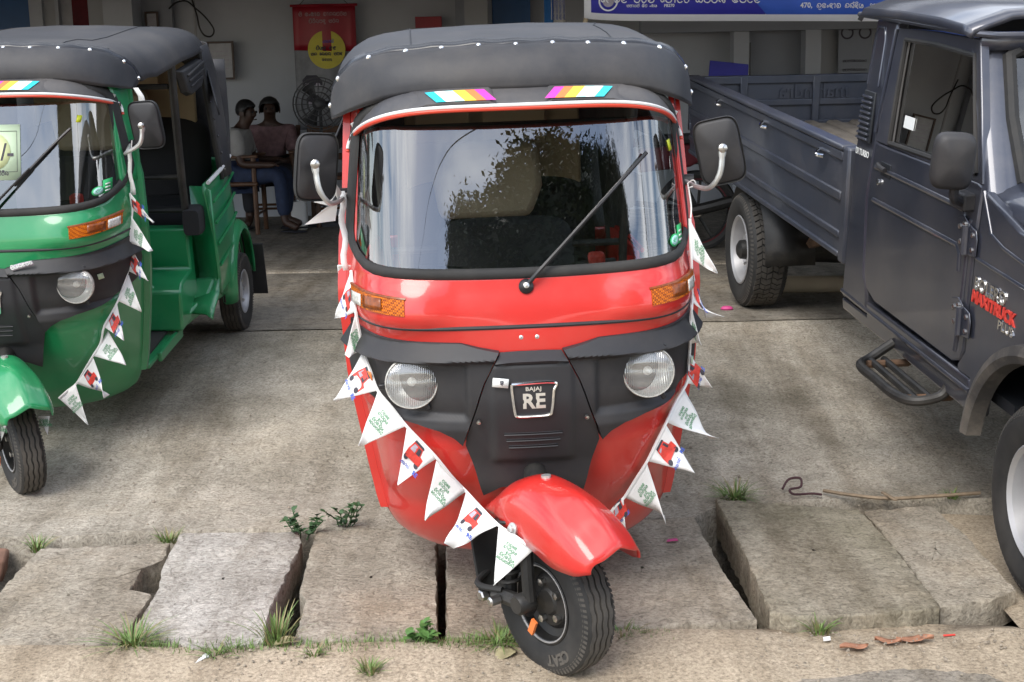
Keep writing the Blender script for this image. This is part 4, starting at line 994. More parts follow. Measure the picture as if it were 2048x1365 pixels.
    def Q(m): m.v = [tuple(S(*v)) for v in m.v]; return m
    global letters_angle
    fork = P(Q(MB().tube(smooth_path([(-.080, .005, .225), (-.082, .01, .32), (-.075, .02, .42), (-.05, .05, .50)], 5), .019, 10)), 'front_fork', 'chassis')
    P(Q(MB().tube([(-.082, .0, .205), (-.088, .07, .208), (-.088, .165, .20)], [.026, .022, .022], 10)), 'trailing_arm', 'chassis', fork)
    P(Q(MB().lathe([(.024, -.03), (.03, -.02), (.03, .02), (.02, .03)], (-.088, .02, .215), (1, 0, 0), 14, cap=True)), 'axle_boss', 'chassis', fork)
    P(Q(MB().lathe([(.016, 0), (.016, -.018), (.012, -.022)], (-.112, .165, .20), (1, 0, 0), 6, cap=True)), 'pivot_bolt', 'steel', fork)
    P(Q(MB().lathe([(.014, 0), (.014, -.03), (.009, -.034)], (-.112, .105, .205), (1, 0, 0), 8, cap=True)), 'pivot_bolt', 'steel', fork)
    coil = [(-.062 + .031*math.cos(a*.55), .112 + .031*math.sin(a*.55), .235 + .0022*a) for a in range(0, 92)]
    P(Q(MB().tube(coil, .0055, 6)), 'coil_spring', 'chassis', fork)
    P(Q(MB().tube([(-.062, .112, .21), (-.060, .112, .44)], .017, 10)), 'shock_absorber', 'chassis', fork)
    hose = [S(-.095, .11, .225), S(-.115, .20, .225), Vector((-.105, .245, .24)), Vector((-.155, .30, .31)), Vector((-.14, .36, .40)), Vector((-.09, .36, .43))]
    P(MB().tube(smooth_path(hose, 6), .0095, 8), 'brake_hose', 'rubber', fork)
    P(Q(MB().box((-.086, -.012, .155), (.008, .02, .045), (R(25), 0, 0))), 'paper_tag', 'sticker_orange', fork)
    P(Q(MB().box((-.005, .245, .26), (.17, .01, .22), (R(-12), 0, 0))), 'front_mud_flap', 'rubber', bev=.003)
    # wheel built at the origin then turned
    wh = tyre_parts(t, (0, 0, .2065), .2065, .105, .112, -1, 'front_wheel', 'chassis', letters='CEAT')
    for o in [wh] + list(wh.children):
        for v in o.data.vertices: v.co = S(*v.co)
    P(Q(MB().tube([(-.045, .109*math.cos(a/20*math.pi), .2065 + .109*math.sin(a/20*math.pi)) for a in range(41)], .003, 6)), 'rim_edge', 'silver_rim', wh)
    # front fender
    rows = []
    CR = [(-.23,.440), (-.20,.470), (-.12,.528), (-.03,.557), (.08,.545), (.17,.512), (.235,.470), (.28,.430)]
    ED = [(-.23,.42), (-.20,.415), (-.05,.405), (.05,.388), (.15,.370), (.22,.370), (.28,.385)]
    HW = [(-.20,.055), (-.10,.088), (0,.100), (.14,.110), (.22,.104), (.28,.086)]
    for k in range(29):
        f = lerp(-.23, .28, k / 28); row = []; zc, ze, hw = interp(CR, f), interp(ED, f), interp(HW, f)
        for i in range(31):
            a = R(-90 + 180 * i / 30); x = hw * math.copysign(abs(math.sin(a)) ** .85, a); zz = ze + (zc - ze) * max(0, math.cos(a)) ** .75
            fr = sstep(.02, .14, f)
            zz += fr * (.012 * math.exp(-(x / .026) ** 2) - .010 * math.exp(-((abs(x) - .060) / .018) ** 2)) * (1 - abs(x) / (hw + .02))
            row.append(S(x, -f + .02 * (abs(x) / hw) ** 3 * sstep(.1, .3, f), zz))
        rows.append(row)
    fd = P(MB().grid(rows), 'front_fender', paint, solid=.004, off=1, ang=60)
    P(Q(MB().lathe([(.018, -.004), (.018, .003), (.010, .004), (.010, .011), (.001, .012)], (-.100, .045, .425), (-1, 0, .25), 14)), 'fender_bolt', 'galvanised', fd)
    P(Q(MB().lathe([(.014, -.004), (.014, .006), (.001, .008)], (0, .02, .556), (0, .1, 1), 12)), 'fender_bolt', 'galvanised', fd)
    P(MB().tube([S(0, .06, .44), Vector((.005, .25, .53))], .032, 12), 'steering_tube', 'chassis', fork)
    if red:                                                  # narrower rear track on this one
        stack = list(t.children)
        while stack:
            o_ = stack.pop(); stack += list(o_.children)
            if o_.type == 'MESH' and min(v.co.y for v in o_.data.vertices) > 1.05:
                for v in o_.data.vertices: v.co.x *= 1 - .16 * sstep(1.0, 1.3, v.co.y)
    # chassis under the floor
    P(MB().tube([(0, .45, .30), (0, 1.9, .32)], .05, 8), 'chassis_tube', 'chassis')
    P(MB().tube([(-.55, 1.99, .24), (.55, 1.99, .24)], .028, 8), 'rear_axle', 'chassis')
    return t
simple('visor_plastic', (.05, .05, .055), .35, var=.2, vscale=7, dust=.25)
simple('vinyl_gloss', (.028, .03, .036), .27, var=.2, vscale=9, bscale=18, bstr=.3, bdist=.004)
def lamp_lens():
    m, nt, bs = new_mat('lamp_lens'); nt.nodes.remove(bs); o = nt.nodes['Material Output']
    tr = nt.nodes.new('ShaderNodeBsdfTransparent'); tr.inputs['Color'].default_value = (.9, .92, .92, 1)
    gl = nt.nodes.new('ShaderNodeBsdfGlossy'); gl.inputs['Roughness'].default_value = .08
    t = nt.nodes.new('ShaderNodeTexCoord'); wv = nt.nodes.new('ShaderNodeTexWave'); wv.inputs['Scale'].default_value = 60; wv.bands_direction = 'X'
    wv2 = nt.nodes.new('ShaderNodeTexWave'); wv2.inputs['Scale'].default_value = 9; wv2.bands_direction = 'Z'
    nt.links.new(t.outputs['Object'], wv.inputs['Vector']); nt.links.new(t.outputs['Object'], wv2.inputs['Vector'])
    ad = nt.nodes.new('ShaderNodeMath'); ad.operation = 'ADD'; nt.links.new(wv.outputs['Fac'], ad.inputs[0]); nt.links.new(wv2.outputs['Fac'], ad.inputs[1])
    b = nt.nodes.new('ShaderNodeBump'); b.inputs['Strength'].default_value = .5; b.inputs['Distance'].default_value = .003
    nt.links.new(ad.outputs[0], b.inputs['Height']); nt.links.new(b.outputs['Normal'], gl.inputs['Normal'])
    mi = nt.nodes.new('ShaderNodeMixShader'); mi.inputs['Fac'].default_value = .30
    nt.links.new(tr.outputs[0], mi.inputs[1]); nt.links.new(gl.outputs[0], mi.inputs[2])
    df = nt.nodes.new('ShaderNodeBsdfDiffuse'); df.inputs['Color'].default_value = (.80, .81, .80, 1); nt.links.new(b.outputs['Normal'], df.inputs['Normal'])
    m2 = nt.nodes.new('ShaderNodeMixShader'); m2.inputs['Fac'].default_value = .13
    nt.links.new(mi.outputs[0], m2.inputs[1]); nt.links.new(df.outputs[0], m2.inputs[2]); nt.links.new(m2.outputs[0], o.inputs['Surface'])
lamp_lens()
RED_AT = ((.0705, 3.660, 0), 3.1, 2.5, -.85); GREEN_AT = ((-2.058, 5.407, .030), -1.2, 8.2, 0)
red_rick = make_rickshaw('red auto rickshaw with black canopy and rainbow visor stickers in the foreground', 'paint_red', *RED_AT, 34, True)
green_rick = make_rickshaw('green auto rickshaw with black canopy and a price card behind its windscreen', 'paint_green', *GREEN_AT, 34, False)
# ------------------------------------------------------------------ grey pick-up truck
# local axes: x from its near side across the truck, y backwards from the front axle, z up from the ground
trk = root('pickup_truck', 'dark grey pickup truck with open cargo bed parked on the right', 'truck', (1.588, 4.095, -.030), (R(5.398), 0, R(5.115)))
TW = 1.55
def sx(z): return .06 * max(0, (z - 1.20) / .48) + .012 * (max(0, .75 - z) / .25) ** 2
def side(poly, t=.03, off=0.0, near=True):
    m = MB(); f0 = lambda y, z: (sx(z) - off, y, z); f1 = lambda y, z: (sx(z) - off + t, y, z)
    if not near: f0 = lambda y, z: (TW - sx(z) + off, y, z); f1 = lambda y, z: (TW - sx(z) + off - t, y, z)
    return m.prism(poly, f0, f1)
T_ = lambda m, n, mt='paint_grey', par=trk, **k: m.build(n, mt, par, **k)
def bead(pts, r=.009, off=.0): return MB().tube([(sx(z) - off, y, z) for y, z in pts], r, 8)
def arch_pts(cy, cz, r, a0, a1, n=14): return [(cy + r*math.cos(R(lerp(a0, a1, i/n))), cz + r*math.sin(R(lerp(a0, a1, i/n)))) for i in range(n + 1)]
for near in (True, False):
    s_ = dict(near=near)
    T_(side([(1.955, .50), (1.90, .70), (1.845, 1.16), (1.845, 1.68), (1.612, 1.68), (1.622, 1.30), (1.676, .99), (1.668, .66), (1.64, .62), (1.64, .50)], .05, **s_), 'cab_rear_quarter', bev=.012)
    T_(side([(1.955, .495), (1.955, .44), (.60, .43), (.60, .555), (1.64, .555), (1.64, .495)], .05, -.002, **s_), 'sill', bev=.01)
    fend = [(.585, 1.205), (.619, .963), (.639, .644), (.70, .585), (.70, .552), (.595, .552), (.595, .44)] + arch_pts(.064, .31, .475, 16, 164) + [(-.62, .44), (-.70, .60), (-.70, 1.08), (.30, 1.13)]
    T_(side(fend, .04, **s_), 'front_fender', bev=.012)
    # door skin, its window frame and glass
    door = T_(side([(1.662, .668), (1.632, .61), (1.535, .578), (.745, .574), (.675, .598), (.650, .644), (.631, .963), (.602, 1.212), (.64, 1.222), (1.484, 1.212), (1.622, 1.214), (1.668, .99)], .05, **s_), 'door', bev=.008)
    outer = [(.604, 1.218), (1.622, 1.218), (1.612, 1.45), (1.598, 1.655), (1.2, 1.668), (.842, 1.668), (.72, 1.44)]
    inner = [(.668, 1.245), (1.482, 1.228), (1.500, 1.45), (1.505, 1.618), (1.2, 1.622), (.862, 1.612), (.765, 1.42)]
    m = MB(); sg_ = 1 if near else -1; X = (lambda z: sx(z)) if near else (lambda z: TW - sx(z))
    m.grid([[(X(z) + sg_*o, y, z) for y, z in L_] for L_, o in ((outer, .03), (outer, .0), (inner, .004), (inner, .03))], closed=True)
    T_(m, 'window_frame', 'paint_grey', door, bev=.006)
    m = MB(); m.v = [(X(z) + sg_*.018, y, z) for y, z in inner]; m.f = [tuple(range(len(inner)))]
    T_(m, 'window_glass', 'truck_glass', door, ang=0)
    if not near: continue
    T_(MB().tube([(sx(z) + .004, y, z) for y, z in inner + inner[:1]], .010, 6, cap=False), 'window_seal', 'rubber', door)
    for pts in ([(1.60, 1.118), (1.2, 1.118), (.80, 1.116), (.725, 1.112), (.712, 1.07), (.716, .96)], [(1.605, .985), (1.1, .985), (.76, .985), (.735, .96), (.735, .90)], [(.665, 1.09), (.675, .98), (.69, .80), (.705, .70), (.72, .62)]):
        T_(bead(pts, .011, -.004), 'pressed_rib', 'paint_grey', door)
    T_(bead([(1.64, 1.25), (1.625, 1.45), (1.612, 1.65)], .008), 'pressed_rib', 'paint_grey', door)
    # handle in its recess
    hd = T_(side([(1.535, 1.095), (1.43, 1.095), (1.43, 1.150), (1.535, 1.150)], .01, .002), 'handle_recess', 'dark_trim', door, bev=.002)
    T_(MB().tube([(-.016, 1.53, 1.138), (-.022, 1.49, 1.134), (-.018, 1.445, 1.128)], .010, 8), 'door_handle', 'plastic_black', hd)
    T_(MB().lathe([(.012, 0), (.012, -.008), (.006, -.010), (.001, -.009)], (0, 1.545, 1.065), (1, 0, 0), 14), 'keyhole', 'chrome', door)
    T_(side([(1.40, 1.30), (1.30, 1.30), (1.30, 1.345), (1.40, 1.345)], .002, -.014), 'window_sticker', 'sticker_white', door, ang=0)
    for cz in (1.028, .747):
        hg = T_(side([(.755, cz + .055), (.70, cz + .07), (.66, cz + .05), (.655, cz - .055), (.70, cz - .07), (.75, cz - .035)], .006, .008), 'door_hinge', 'paint_grey', door, bev=.004)
        T_(side([(.655, cz + .05), (.60, cz + .04), (.585, cz + .01), (.59, cz - .05), (.655, cz - .055)], .006, .010), 'hinge_leaf', 'paint_grey', hg, bev=.004)
        T_(MB().tube([(-.018, .655, cz - .05), (-.018, .655, cz + .045)], .014, 10), 'hinge_pin', 'paint_grey', hg)
        for dy, dz in ((.07, .03), (.035, .045), (.06, -.02), (-.035, .02), (-.035, -.03)): T_(MB().lathe([(.009, 0), (.009, -.006), (.001, -.008)], (-.008, .655 + dy, cz + dz), (1, 0, 0), 8), 'bolt', 'steel', hg)
    # louvred vent on the rear quarter
    vt = T_(side([(1.835, 1.195), (1.69, 1.195), (1.715, 1.395), (1.838, 1.395)], .01, .002), 'vent_panel', 'dark_trim', bev=.003)
    for k in range(9):
        z = 1.208 + .0205*k; T_(MB().box((sx(z) - .006, 1.765 + .0015*k, z), (.012, .122 - .002*k, .010), (0, R(25), 0)), 'louvre', 'paint_grey', vt, bev=.002)
    T_(bead([(1.70, 1.42), (1.712, 1.60), (1.735, 1.645), (1.80, 1.645), (1.822, 1.62), (1.822, 1.42)], .006, -.001), 'pressed_rib', 'paint_grey')
    T_(bead([(1.95, .525), (1.2, .515), (.60, .510)], .010, -.004), 'sill_rib', 'paint_grey')
    for pts in ([(.60, .975), (.40, .968), (.20, .962), (.175, .94), (.172, .87)], [(.585, 1.20), (.50, 1.075), (.40, 1.05), (.10, 1.02)]):
        T_(bead(pts, .008, -.003), 'pressed_rib', 'paint_grey')
    # flared rubber wheel-arch lip
    T_(MB().grid([[(-.028 + dx, .064 + (r)*math.cos(R(a)), .31 + r*math.sin(R(a))) for r, dx in ((.505, .03), (.500, .0), (.470, -.012), (.445, .0), (.44, .05))] for a in range(10, 172, 6)]), 'wheel_arch_flare', 'plastic_dusty')
    def side_text(txt, size, y0, z0, mt, nm, bold=0, slant=.15, xs=1, ex=.004):
        vs, fs = text_mesh(txt, size, bold=bold); xs = xs / (max(v[0] for v in vs) - min(v[0] for v in vs)); m = MB().add([(sx(z0) - .004, y0 - v[0]*xs - v[1]*slant, z0 + v[1]) for v in vs], fs)
        return T_(m, nm, mt, trk, ang=0, solid=ex)
    side_text('BOLERO', .064, .470, .892, 'chrome', 'badge_lettering', .0008, .1, .235)
    side_text('MAXITRUCK', .056, .440, .846, 'ink_red', 'badge_lettering', .0022, .12, .33)
    side_text('PLUS', .046, .335, .804, 'chrome', 'badge_lettering', .0004, .1, .11)
    side_text('DI TURBO', .036, 1.752, 1.150, 'sticker_white', 'badge_lettering', .0008, .1, .155, .001)
# roof, rear wall, floor, screen
rows = []
for y, dz, ins in ((1.93, -.02, 0), (1.90, .0, 0), (1.5, .012, 0), (1.1, .010, 0), (.90, .0, 0), (.825, -.012, 0)):
    rows.append([(x if i not in (0, 10) else x, y, zz + dz) for i, (x, zz) in enumerate([(.025, 1.680), (.035, 1.700), (.085, 1.716), (.16, 1.742), (.30, 1.752), (.775, 1.762), (1.25, 1.752), (1.39, 1.742), (1.465, 1.716), (1.515, 1.700), (1.525, 1.680)])])
rf = T_(MB().grid(rows), 'cab_roof', solid=.02, ang=30)
T_(MB().tube([(.022, 1.95, 1.688), (.028, 1.4, 1.690), (.03, .84, 1.688), (.10, .80, 1.682), (.5, .79, 1.68), (1.5, .79, 1.68)], .011, 8), 'drip_rail', 'paint_grey', rf)
T_(MB().box((.47, 1.15, 1.772), (.20, .16, .012), (0, R(2), R(-20))), 'roof_marker', 'sticker_white', rf, bev=.004)
m = MB(); a, b, cA, d = .35, 1.2, 1.30, 1.60
T_(MB().box((TW/2, 1.86, .90), (TW - .1, .03, .72)), 'cab_back', bev=.004)
for x0, x1, z0, z1 in ((.08, .30, 1.26, 1.68), (1.25, 1.47, 1.26, 1.68), (.30, 1.25, 1.57, 1.68)): T_(MB().box(((x0+x1)/2, 1.86, (z0+z1)/2), (x1-x0 - .002, .03, z1-z0 - .002)), 'cab_back_frame')
T_(MB().box((.775, 1.86, 1.415), (.95, .006, .31)), 'rear_window', 'truck_glass', ang=0)
T_(MB().box((TW/2, 1.1, .52), (TW - .12, 1.5, .04)), 'cab_floor', 'dark_trim')
m = MB(); rounded_plate(m, .62, .26, -.06, .06, fn=lambda x, y, z: (.775 + x, 1.35 + z, .92 - y)); T_(m, 'seat', 'seat_black')
m = MB(); rounded_plate(m, .62, .25, -.06, .06, fn=lambda x, y, z: (.775 + x, 1.62 + y + z*.15, 1.18 + z)); T_(m, 'seat_back', 'seat_black')
T_(MB().box((.775, .72, 1.12), (1.3, .30, .16)), 'dashboard', 'plastic_black', bev=.03)
st = MB(); st.tube([(1.15 + .17*math.cos(2*math.pi*i/24), .93 - .06*math.sin(2*math.pi*i/24), 1.22 + .15*math.sin(2*math.pi*i/24)) for i in range(25)], .012, 6, cap=False); T_(st, 'steering_wheel', 'plastic_dark')
# windscreen with its rubber and A posts
ws = lambda u, v: Vector((lerp(lerp(.085, 1.465, u), lerp(.125, 1.425, u), v), lerp(.555, .862, v) - .03*math.sin(math.pi*u), lerp(1.19, 1.645, v)))
T_(MB().grid([[ws(lerp(.035, .965, i/12), lerp(.05, .95, j/6)) for i in range(13)] for j in range(7)]), 'windscreen', 'truck_screen', ang=60)
lp = [ws(u, v) for u, v in [(.06, .04), (.5, .03), (.94, .04), (.97, .08), (.98, .5), (.97, .92), (.94, .97), (.5, .97), (.06, .97), (.03, .92), (.02, .5), (.03, .08), (.06, .04)]]
T_(MB().tube(lp, .024, 8, cap=False), 'windscreen_rubber', 'rubber')
for s in (0, 1):
    m = MB(); q = []
    for v in rng(0, 1, 6):
        p = ws(0 if s == 0 else 1, v); d = 1 if s == 0 else -1; z = p.z; xo = sx(z) if s == 0 else TW - sx(z)
        q.append([(xo, p.y + .045, z), (xo + d*.012, p.y + .012, z), (xo + d*.05, p.y - .006, z), (p.x + d*.035, p.y - .002, z), (p.x + d*.03, p.y + .04, z)])
    T_(m.grid(q, closed=True), 'windscreen_post', bev=.006)
T_(MB().grid([[(lerp(.06, 1.49, i/10), .83 - .02*math.sin(math.pi*i/10), z) for i in range(11)] for z in (1.63, 1.69)]), 'screen_header', solid=.03)
# bonnet, wings, nose
rows = []
for y, z, wd in ((.57, 1.20, 0), (.50, 1.175, 0), (.2, 1.15, .01), (-.3, 1.11, .03), (-.68, 1.05, .05), (-.76, 1.0, .06)):
    rows.append([(lerp(.02 + wd, TW - .02 - wd, i/12), y, z + .05*math.sin(math.pi*i/12)**.6 - (.03 if i in (0, 12) else 0)) for i in range(13)])
T_(MB().grid(rows), 'bonnet', solid=.02, ang=50)
gr = T_(MB().box((TW/2, -.74, .82), (1.2, .06, .34)), 'grille', 'plastic_black', bev=.02)
for s in (.17, 1.38): T_(MB().lathe([(.09, 0), (.09, -.02), (.07, -.04), (.001, -.05)], (s, -.74, .84), (0, 1, 0), 24), 'headlight', 'clear_lens')
T_(MB().box((TW/2, -.84, .52), (1.5, .14, .20)), 'front_bumper', 'plastic_black', bev=.04)
# mirror
def mf(x, y, z): v = Vector((x, y, z)); v.rotate(Euler((R(4), R(3), R(-8)))); return Vector((-.100, .62, 1.300)) + v
m = MB(); rounded_plate(m, .068, .094, -.045, .02, fn=mf, e=4.5, edge=.80); mi = T_(m, 'side_mirror', 'plastic_black', ang=60)
T_(MB().tube(smooth_path([(-.085, .62, 1.215), (-.08, .63, 1.175), (-.05, .66, 1.155), (.0, .69, 1.15)], 4), .016, 8), 'mirror_arm', 'plastic_black', mi)
T_(MB().box((-.012, .71, 1.150), (.05, .12, .06)), 'mirror_bracket', 'plastic_black', mi, bev=.008)
# step
sp = T_(MB().tube(smooth_path([(.02, 1.33, .47), (-.07, 1.33, .41), (-.13, 1.27, .40), (-.13, 1.1, .40), (-.125, .92, .40), (-.08, .83, .40), (.01, .82, .42), (.04, .82, .47)], 5), .019, 10), 'side_step', 'chassis')
for x in (-.075, -.02): T_(MB().tube([(x, 1.32, .405), (x, .825, .405)], .014, 8), 'step_bar', 'chassis', sp)
for y in (.86, 1.28): T_(MB().tube([(-.10, y, .40), (.06, y, .40), (.16, y, .46)], .016, 8), 'step_bracket', 'rust', sp)
# ---- cargo bed
simple('bed_paint', (.050, .058, .080), .36, metal=.3, coat=.5, var=.12, vscale=4, dust=.18)
simple('bed_floor_paint', (.14, .125, .105), .6, var=.3, vscale=7, dust=.35)
bd = lambda x0, x1, y0, y1, z0, z1: MB().box(((x0+x1)/2, (y0+y1)/2, (z0+z1)/2), (x1-x0, y1-y0, z1-z0))
for nm, x in (('near', 0.0), ('far', TW - .05)):
    o = -1 if x == 0 else 1; xo = x if x == 0 else x + .05
    pn = T_(bd(x + .008, x + .042, 1.99, 5.0, .66, 1.12), 'bed_side', 'bed_paint')
    for z0, z1 in ((1.078, 1.118), (.905, .945), (.745, .775), (.66, .685)):
        T_(bd(x - .004 if x == 0 else x + .03, x + .02 if x == 0 else x + .054, 2.0, 4.99, z0, z1), 'side_rib', 'bed_paint', pn, bev=.006)
    T_(bd(x - .012, x + .062, 1.99, 5.02, 1.122, 1.146), 'top_rail', 'bed_paint', pn, bev=.008)
    T_(bd(x - .006, x + .056, 1.91, 1.988, .645, 1.144), 'corner_post', 'bed_paint', pn, bev=.012)
    if x == 0:
        for y in (4.14, 3.18, 2.25): T_(MB().tube(smooth_path([(-.006, y + .05, 1.085), (-.028, y + .03, 1.075), (-.034, y, 1.068), (-.012, y - .03, 1.066)], 4), .0085, 8), 'tie_hook', 'chrome', pn)
        for y in (1.93,):
            for z in (.95, 1.06, .82): T_(bd(.056, .085, 1.90, 1.97, z, z + .05), 'post_bracket', 'bed_paint', pn, bev=.004)
fl_ = T_(bd(.05, TW - .05, 2.0, 5.0, .80, .83), 'bed_floor', 'bed_floor_paint')
for k in range(9): T_(MB().prism([(.12 + .152*k, .83), (.14 + .152*k, .848), (.195 + .152*k, .848), (.215 + .152*k, .83)], lambda x, z: (x, 2.02, z), lambda x, z: (x, 4.98, z)), 'floor_rib', 'bed_floor_paint', fl_, bev=.003)
hb_ = T_(bd(.05, TW - .05, 1.98, 2.02, .66, 1.13), 'headboard', 'bed_paint')
tg = T_(bd(.0, TW, 5.005, 5.03, .80, 1.12), 'tailgate', 'bed_paint')
for z0, z1 in ((1.085, 1.135), (.945, .985), (.80, .85)): T_(bd(.0, TW, 4.985, 5.04, z0, z1), 'tailgate_rail', 'bed_paint', tg, bev=.005)
for x in (.02, .32, .79, 1.26, 1.5): T_(bd(x, x + .045, 4.978, 5.0, .80, 1.13), 'tailgate_stile', 'bed_paint', tg, bev=.005)
vs, fs = text_mesh('mahindra', .125, bold=.001); T_(MB().add([(.80 - v[0]*.98, 5.0025, 1.028 + v[1]) for v in vs], fs), 'embossed_lettering', 'bed_paint', tg, ang=0, solid=.008)
# ---- running gear
for x in (.36, 1.19): T_(bd(x - .03, x + .03, -.7, 4.9, .56, .66), 'chassis_rail', 'chassis')
T_(MB().tube([(.15, 3.70, .30), (.75, 3.70, .30), (1.4, 3.70, .30)], [.05, .09, .05], 10), 'rear_axle', 'chassis')
T_(MB().tube([(.15, .064, .31), (1.4, .064, .31)], .04, 8), 'front_axle', 'chassis')
for x in (.30, 1.25):
    T_(MB().tube(smooth_path([(x, 3.05, .52), (x, 3.4, .40), (x, 3.7, .36), (x, 4.1, .42), (x, 4.4, .55)], 5), .03, 6), 'leaf_spring', 'rust')
T_(MB().tube([(.9, 1.8, .45), (.9, 3.5, .42)], .05, 10), 'exhaust_pipe', 'rust')
T_(bd(.42, .62, 2.5, 2.62, .42, .54), 'chassis_bracket', 'beige_trim')
for y, wide in ((.064, .2), (3.70, .2)):
    for x, sd in ((.105, -1), (TW - .105, 1)):
        wv_ = tyre_parts(trk, (x, y, .315), .315, .21, .185, sd, 'wheel', 'silver_rim', block=True)
        T_(MB().lathe([(.055, 0), (.052, sd*.035), (.03, sd*.05), (.001, sd*.052)], (x + sd*.055, y, .315), (1, 0, 0), 14), 'hub_cap', 'chassis' if y > 1 else 'silver_rim', wv_)
rest = T_(MB().grid([[(x, 3.70 + .40*math.cos(R(a)), .31 + .40*math.sin(R(a))) for x in (.05, .32)] for a in range(0, 181, 12)]), 'wheel_guard', 'chassis', solid=.006)
# ------------------------------------------------------------------ pennant strings (two top corners and the tip of each pennant, in rickshaw axes)
RED_L=[
 ( (-0.496, 0.452, 1.069) , (-0.484, 0.362, 0.966) , (-0.544, 0.500, 0.918) ),
 ( (-0.484, 0.360, 0.969) , (-0.470, 0.370, 0.848) , (-0.522, 0.350, 0.844) ),
 ( (-0.470, 0.370, 0.848) , (-0.431, 0.300, 0.747) , (-0.556, 0.320, 0.716) ),
 ( (-0.430, 0.298, 0.749) , (-0.354, 0.238, 0.657) , (-0.489, 0.253, 0.599) ),
 ( (-0.352, 0.238, 0.656) , (-0.272, 0.232, 0.559) , (-0.387, 0.220, 0.492) ),
 ( (-0.274, 0.236, 0.551) , (-0.193, 0.258, 0.446) , (-0.317, 0.232, 0.378) ),
 ( (-0.194, 0.200, 0.463) , (-0.111, 0.040, 0.421) , (-0.242, 0.105, 0.337) ),
 ( (-0.112, 0.000, 0.437) , (-0.021, -0.050, 0.382) , (-0.132, -0.040, 0.280) ),
 ( (0.009, 0.050, 0.336) , (0.071, 0.050, 0.309) , (0.073, 0.035, 0.272) ),
]
RED_R=[
 ( (0.489, 0.420, 1.185) , (0.489, 0.400, 1.072) , (0.557, 0.420, 1.021) ),
 ( (0.493, 0.420, 1.061) , (0.489, 0.388, 0.949) , (0.517, 0.420, 0.889) ),
 ( (0.475, 0.334, 0.956) , (0.485, 0.400, 0.818) , (0.512, 0.400, 0.825) ),
 ( (0.489, 0.420, 0.783) , (0.474, 0.400, 0.697) , (0.543, 0.420, 0.676) ),
 ( (0.464, 0.404, 0.688) , (0.399, 0.312, 0.608) , (0.530, 0.404, 0.520) ),
 ( (0.395, 0.308, 0.604) , (0.340, 0.306, 0.493) , (0.476, 0.308, 0.457) ),
 ( (0.338, 0.306, 0.490) , (0.275, 0.334, 0.375) , (0.395, 0.334, 0.308) ),
 ( (0.272, 0.330, 0.380) , (0.236, 0.336, 0.332) , (0.276, 0.336, 0.267) ),
]
GREEN=[
 ( (0.508, 0.500, 1.091) , (0.510, 0.498, 1.018) , (0.604, 0.469, 0.975) ),
 ( (0.508, 0.476, 1.003) , (0.498, 0.454, 0.893) , (0.599, 0.435, 0.864) ),
 ( (0.497, 0.454, 0.882) , (0.484, 0.430, 0.782) , (0.569, 0.412, 0.743) ),
 ( (0.483, 0.430, 0.772) , (0.447, 0.368, 0.673) , (0.538, 0.369, 0.624) ),
 ( (0.443, 0.364, 0.664) , (0.393, 0.318, 0.579) , (0.472, 0.311, 0.519) ),
 ( (0.399, 0.342, 0.553) , (0.331, 0.322, 0.453) , (0.475, 0.302, 0.418) ),
 ( (0.328, 0.324, 0.448) , (0.240, 0.342, 0.325) , (0.383, 0.303, 0.285) ),
 ( (0.251, 0.300, 0.341) , (0.185, 0.270, 0.288) , (0.298, 0.255, 0.174) ),
 ( (0.196, 0.000, 0.316) , (0.238, 0.000, 0.315) , (0.234, -0.030, 0.253) ),
 ( (0.017, 0.000, 0.340) , (0.081, 0.000, 0.316) , (0.038, -0.030, 0.212) ),
]
LINES = [['p','w','u','e','l'], ['w','aa','h','n','y'], ['d','n','x'], ['w','i','p','x','l','w','i','y'], ['e','w','n','s','k','i','n','x']]
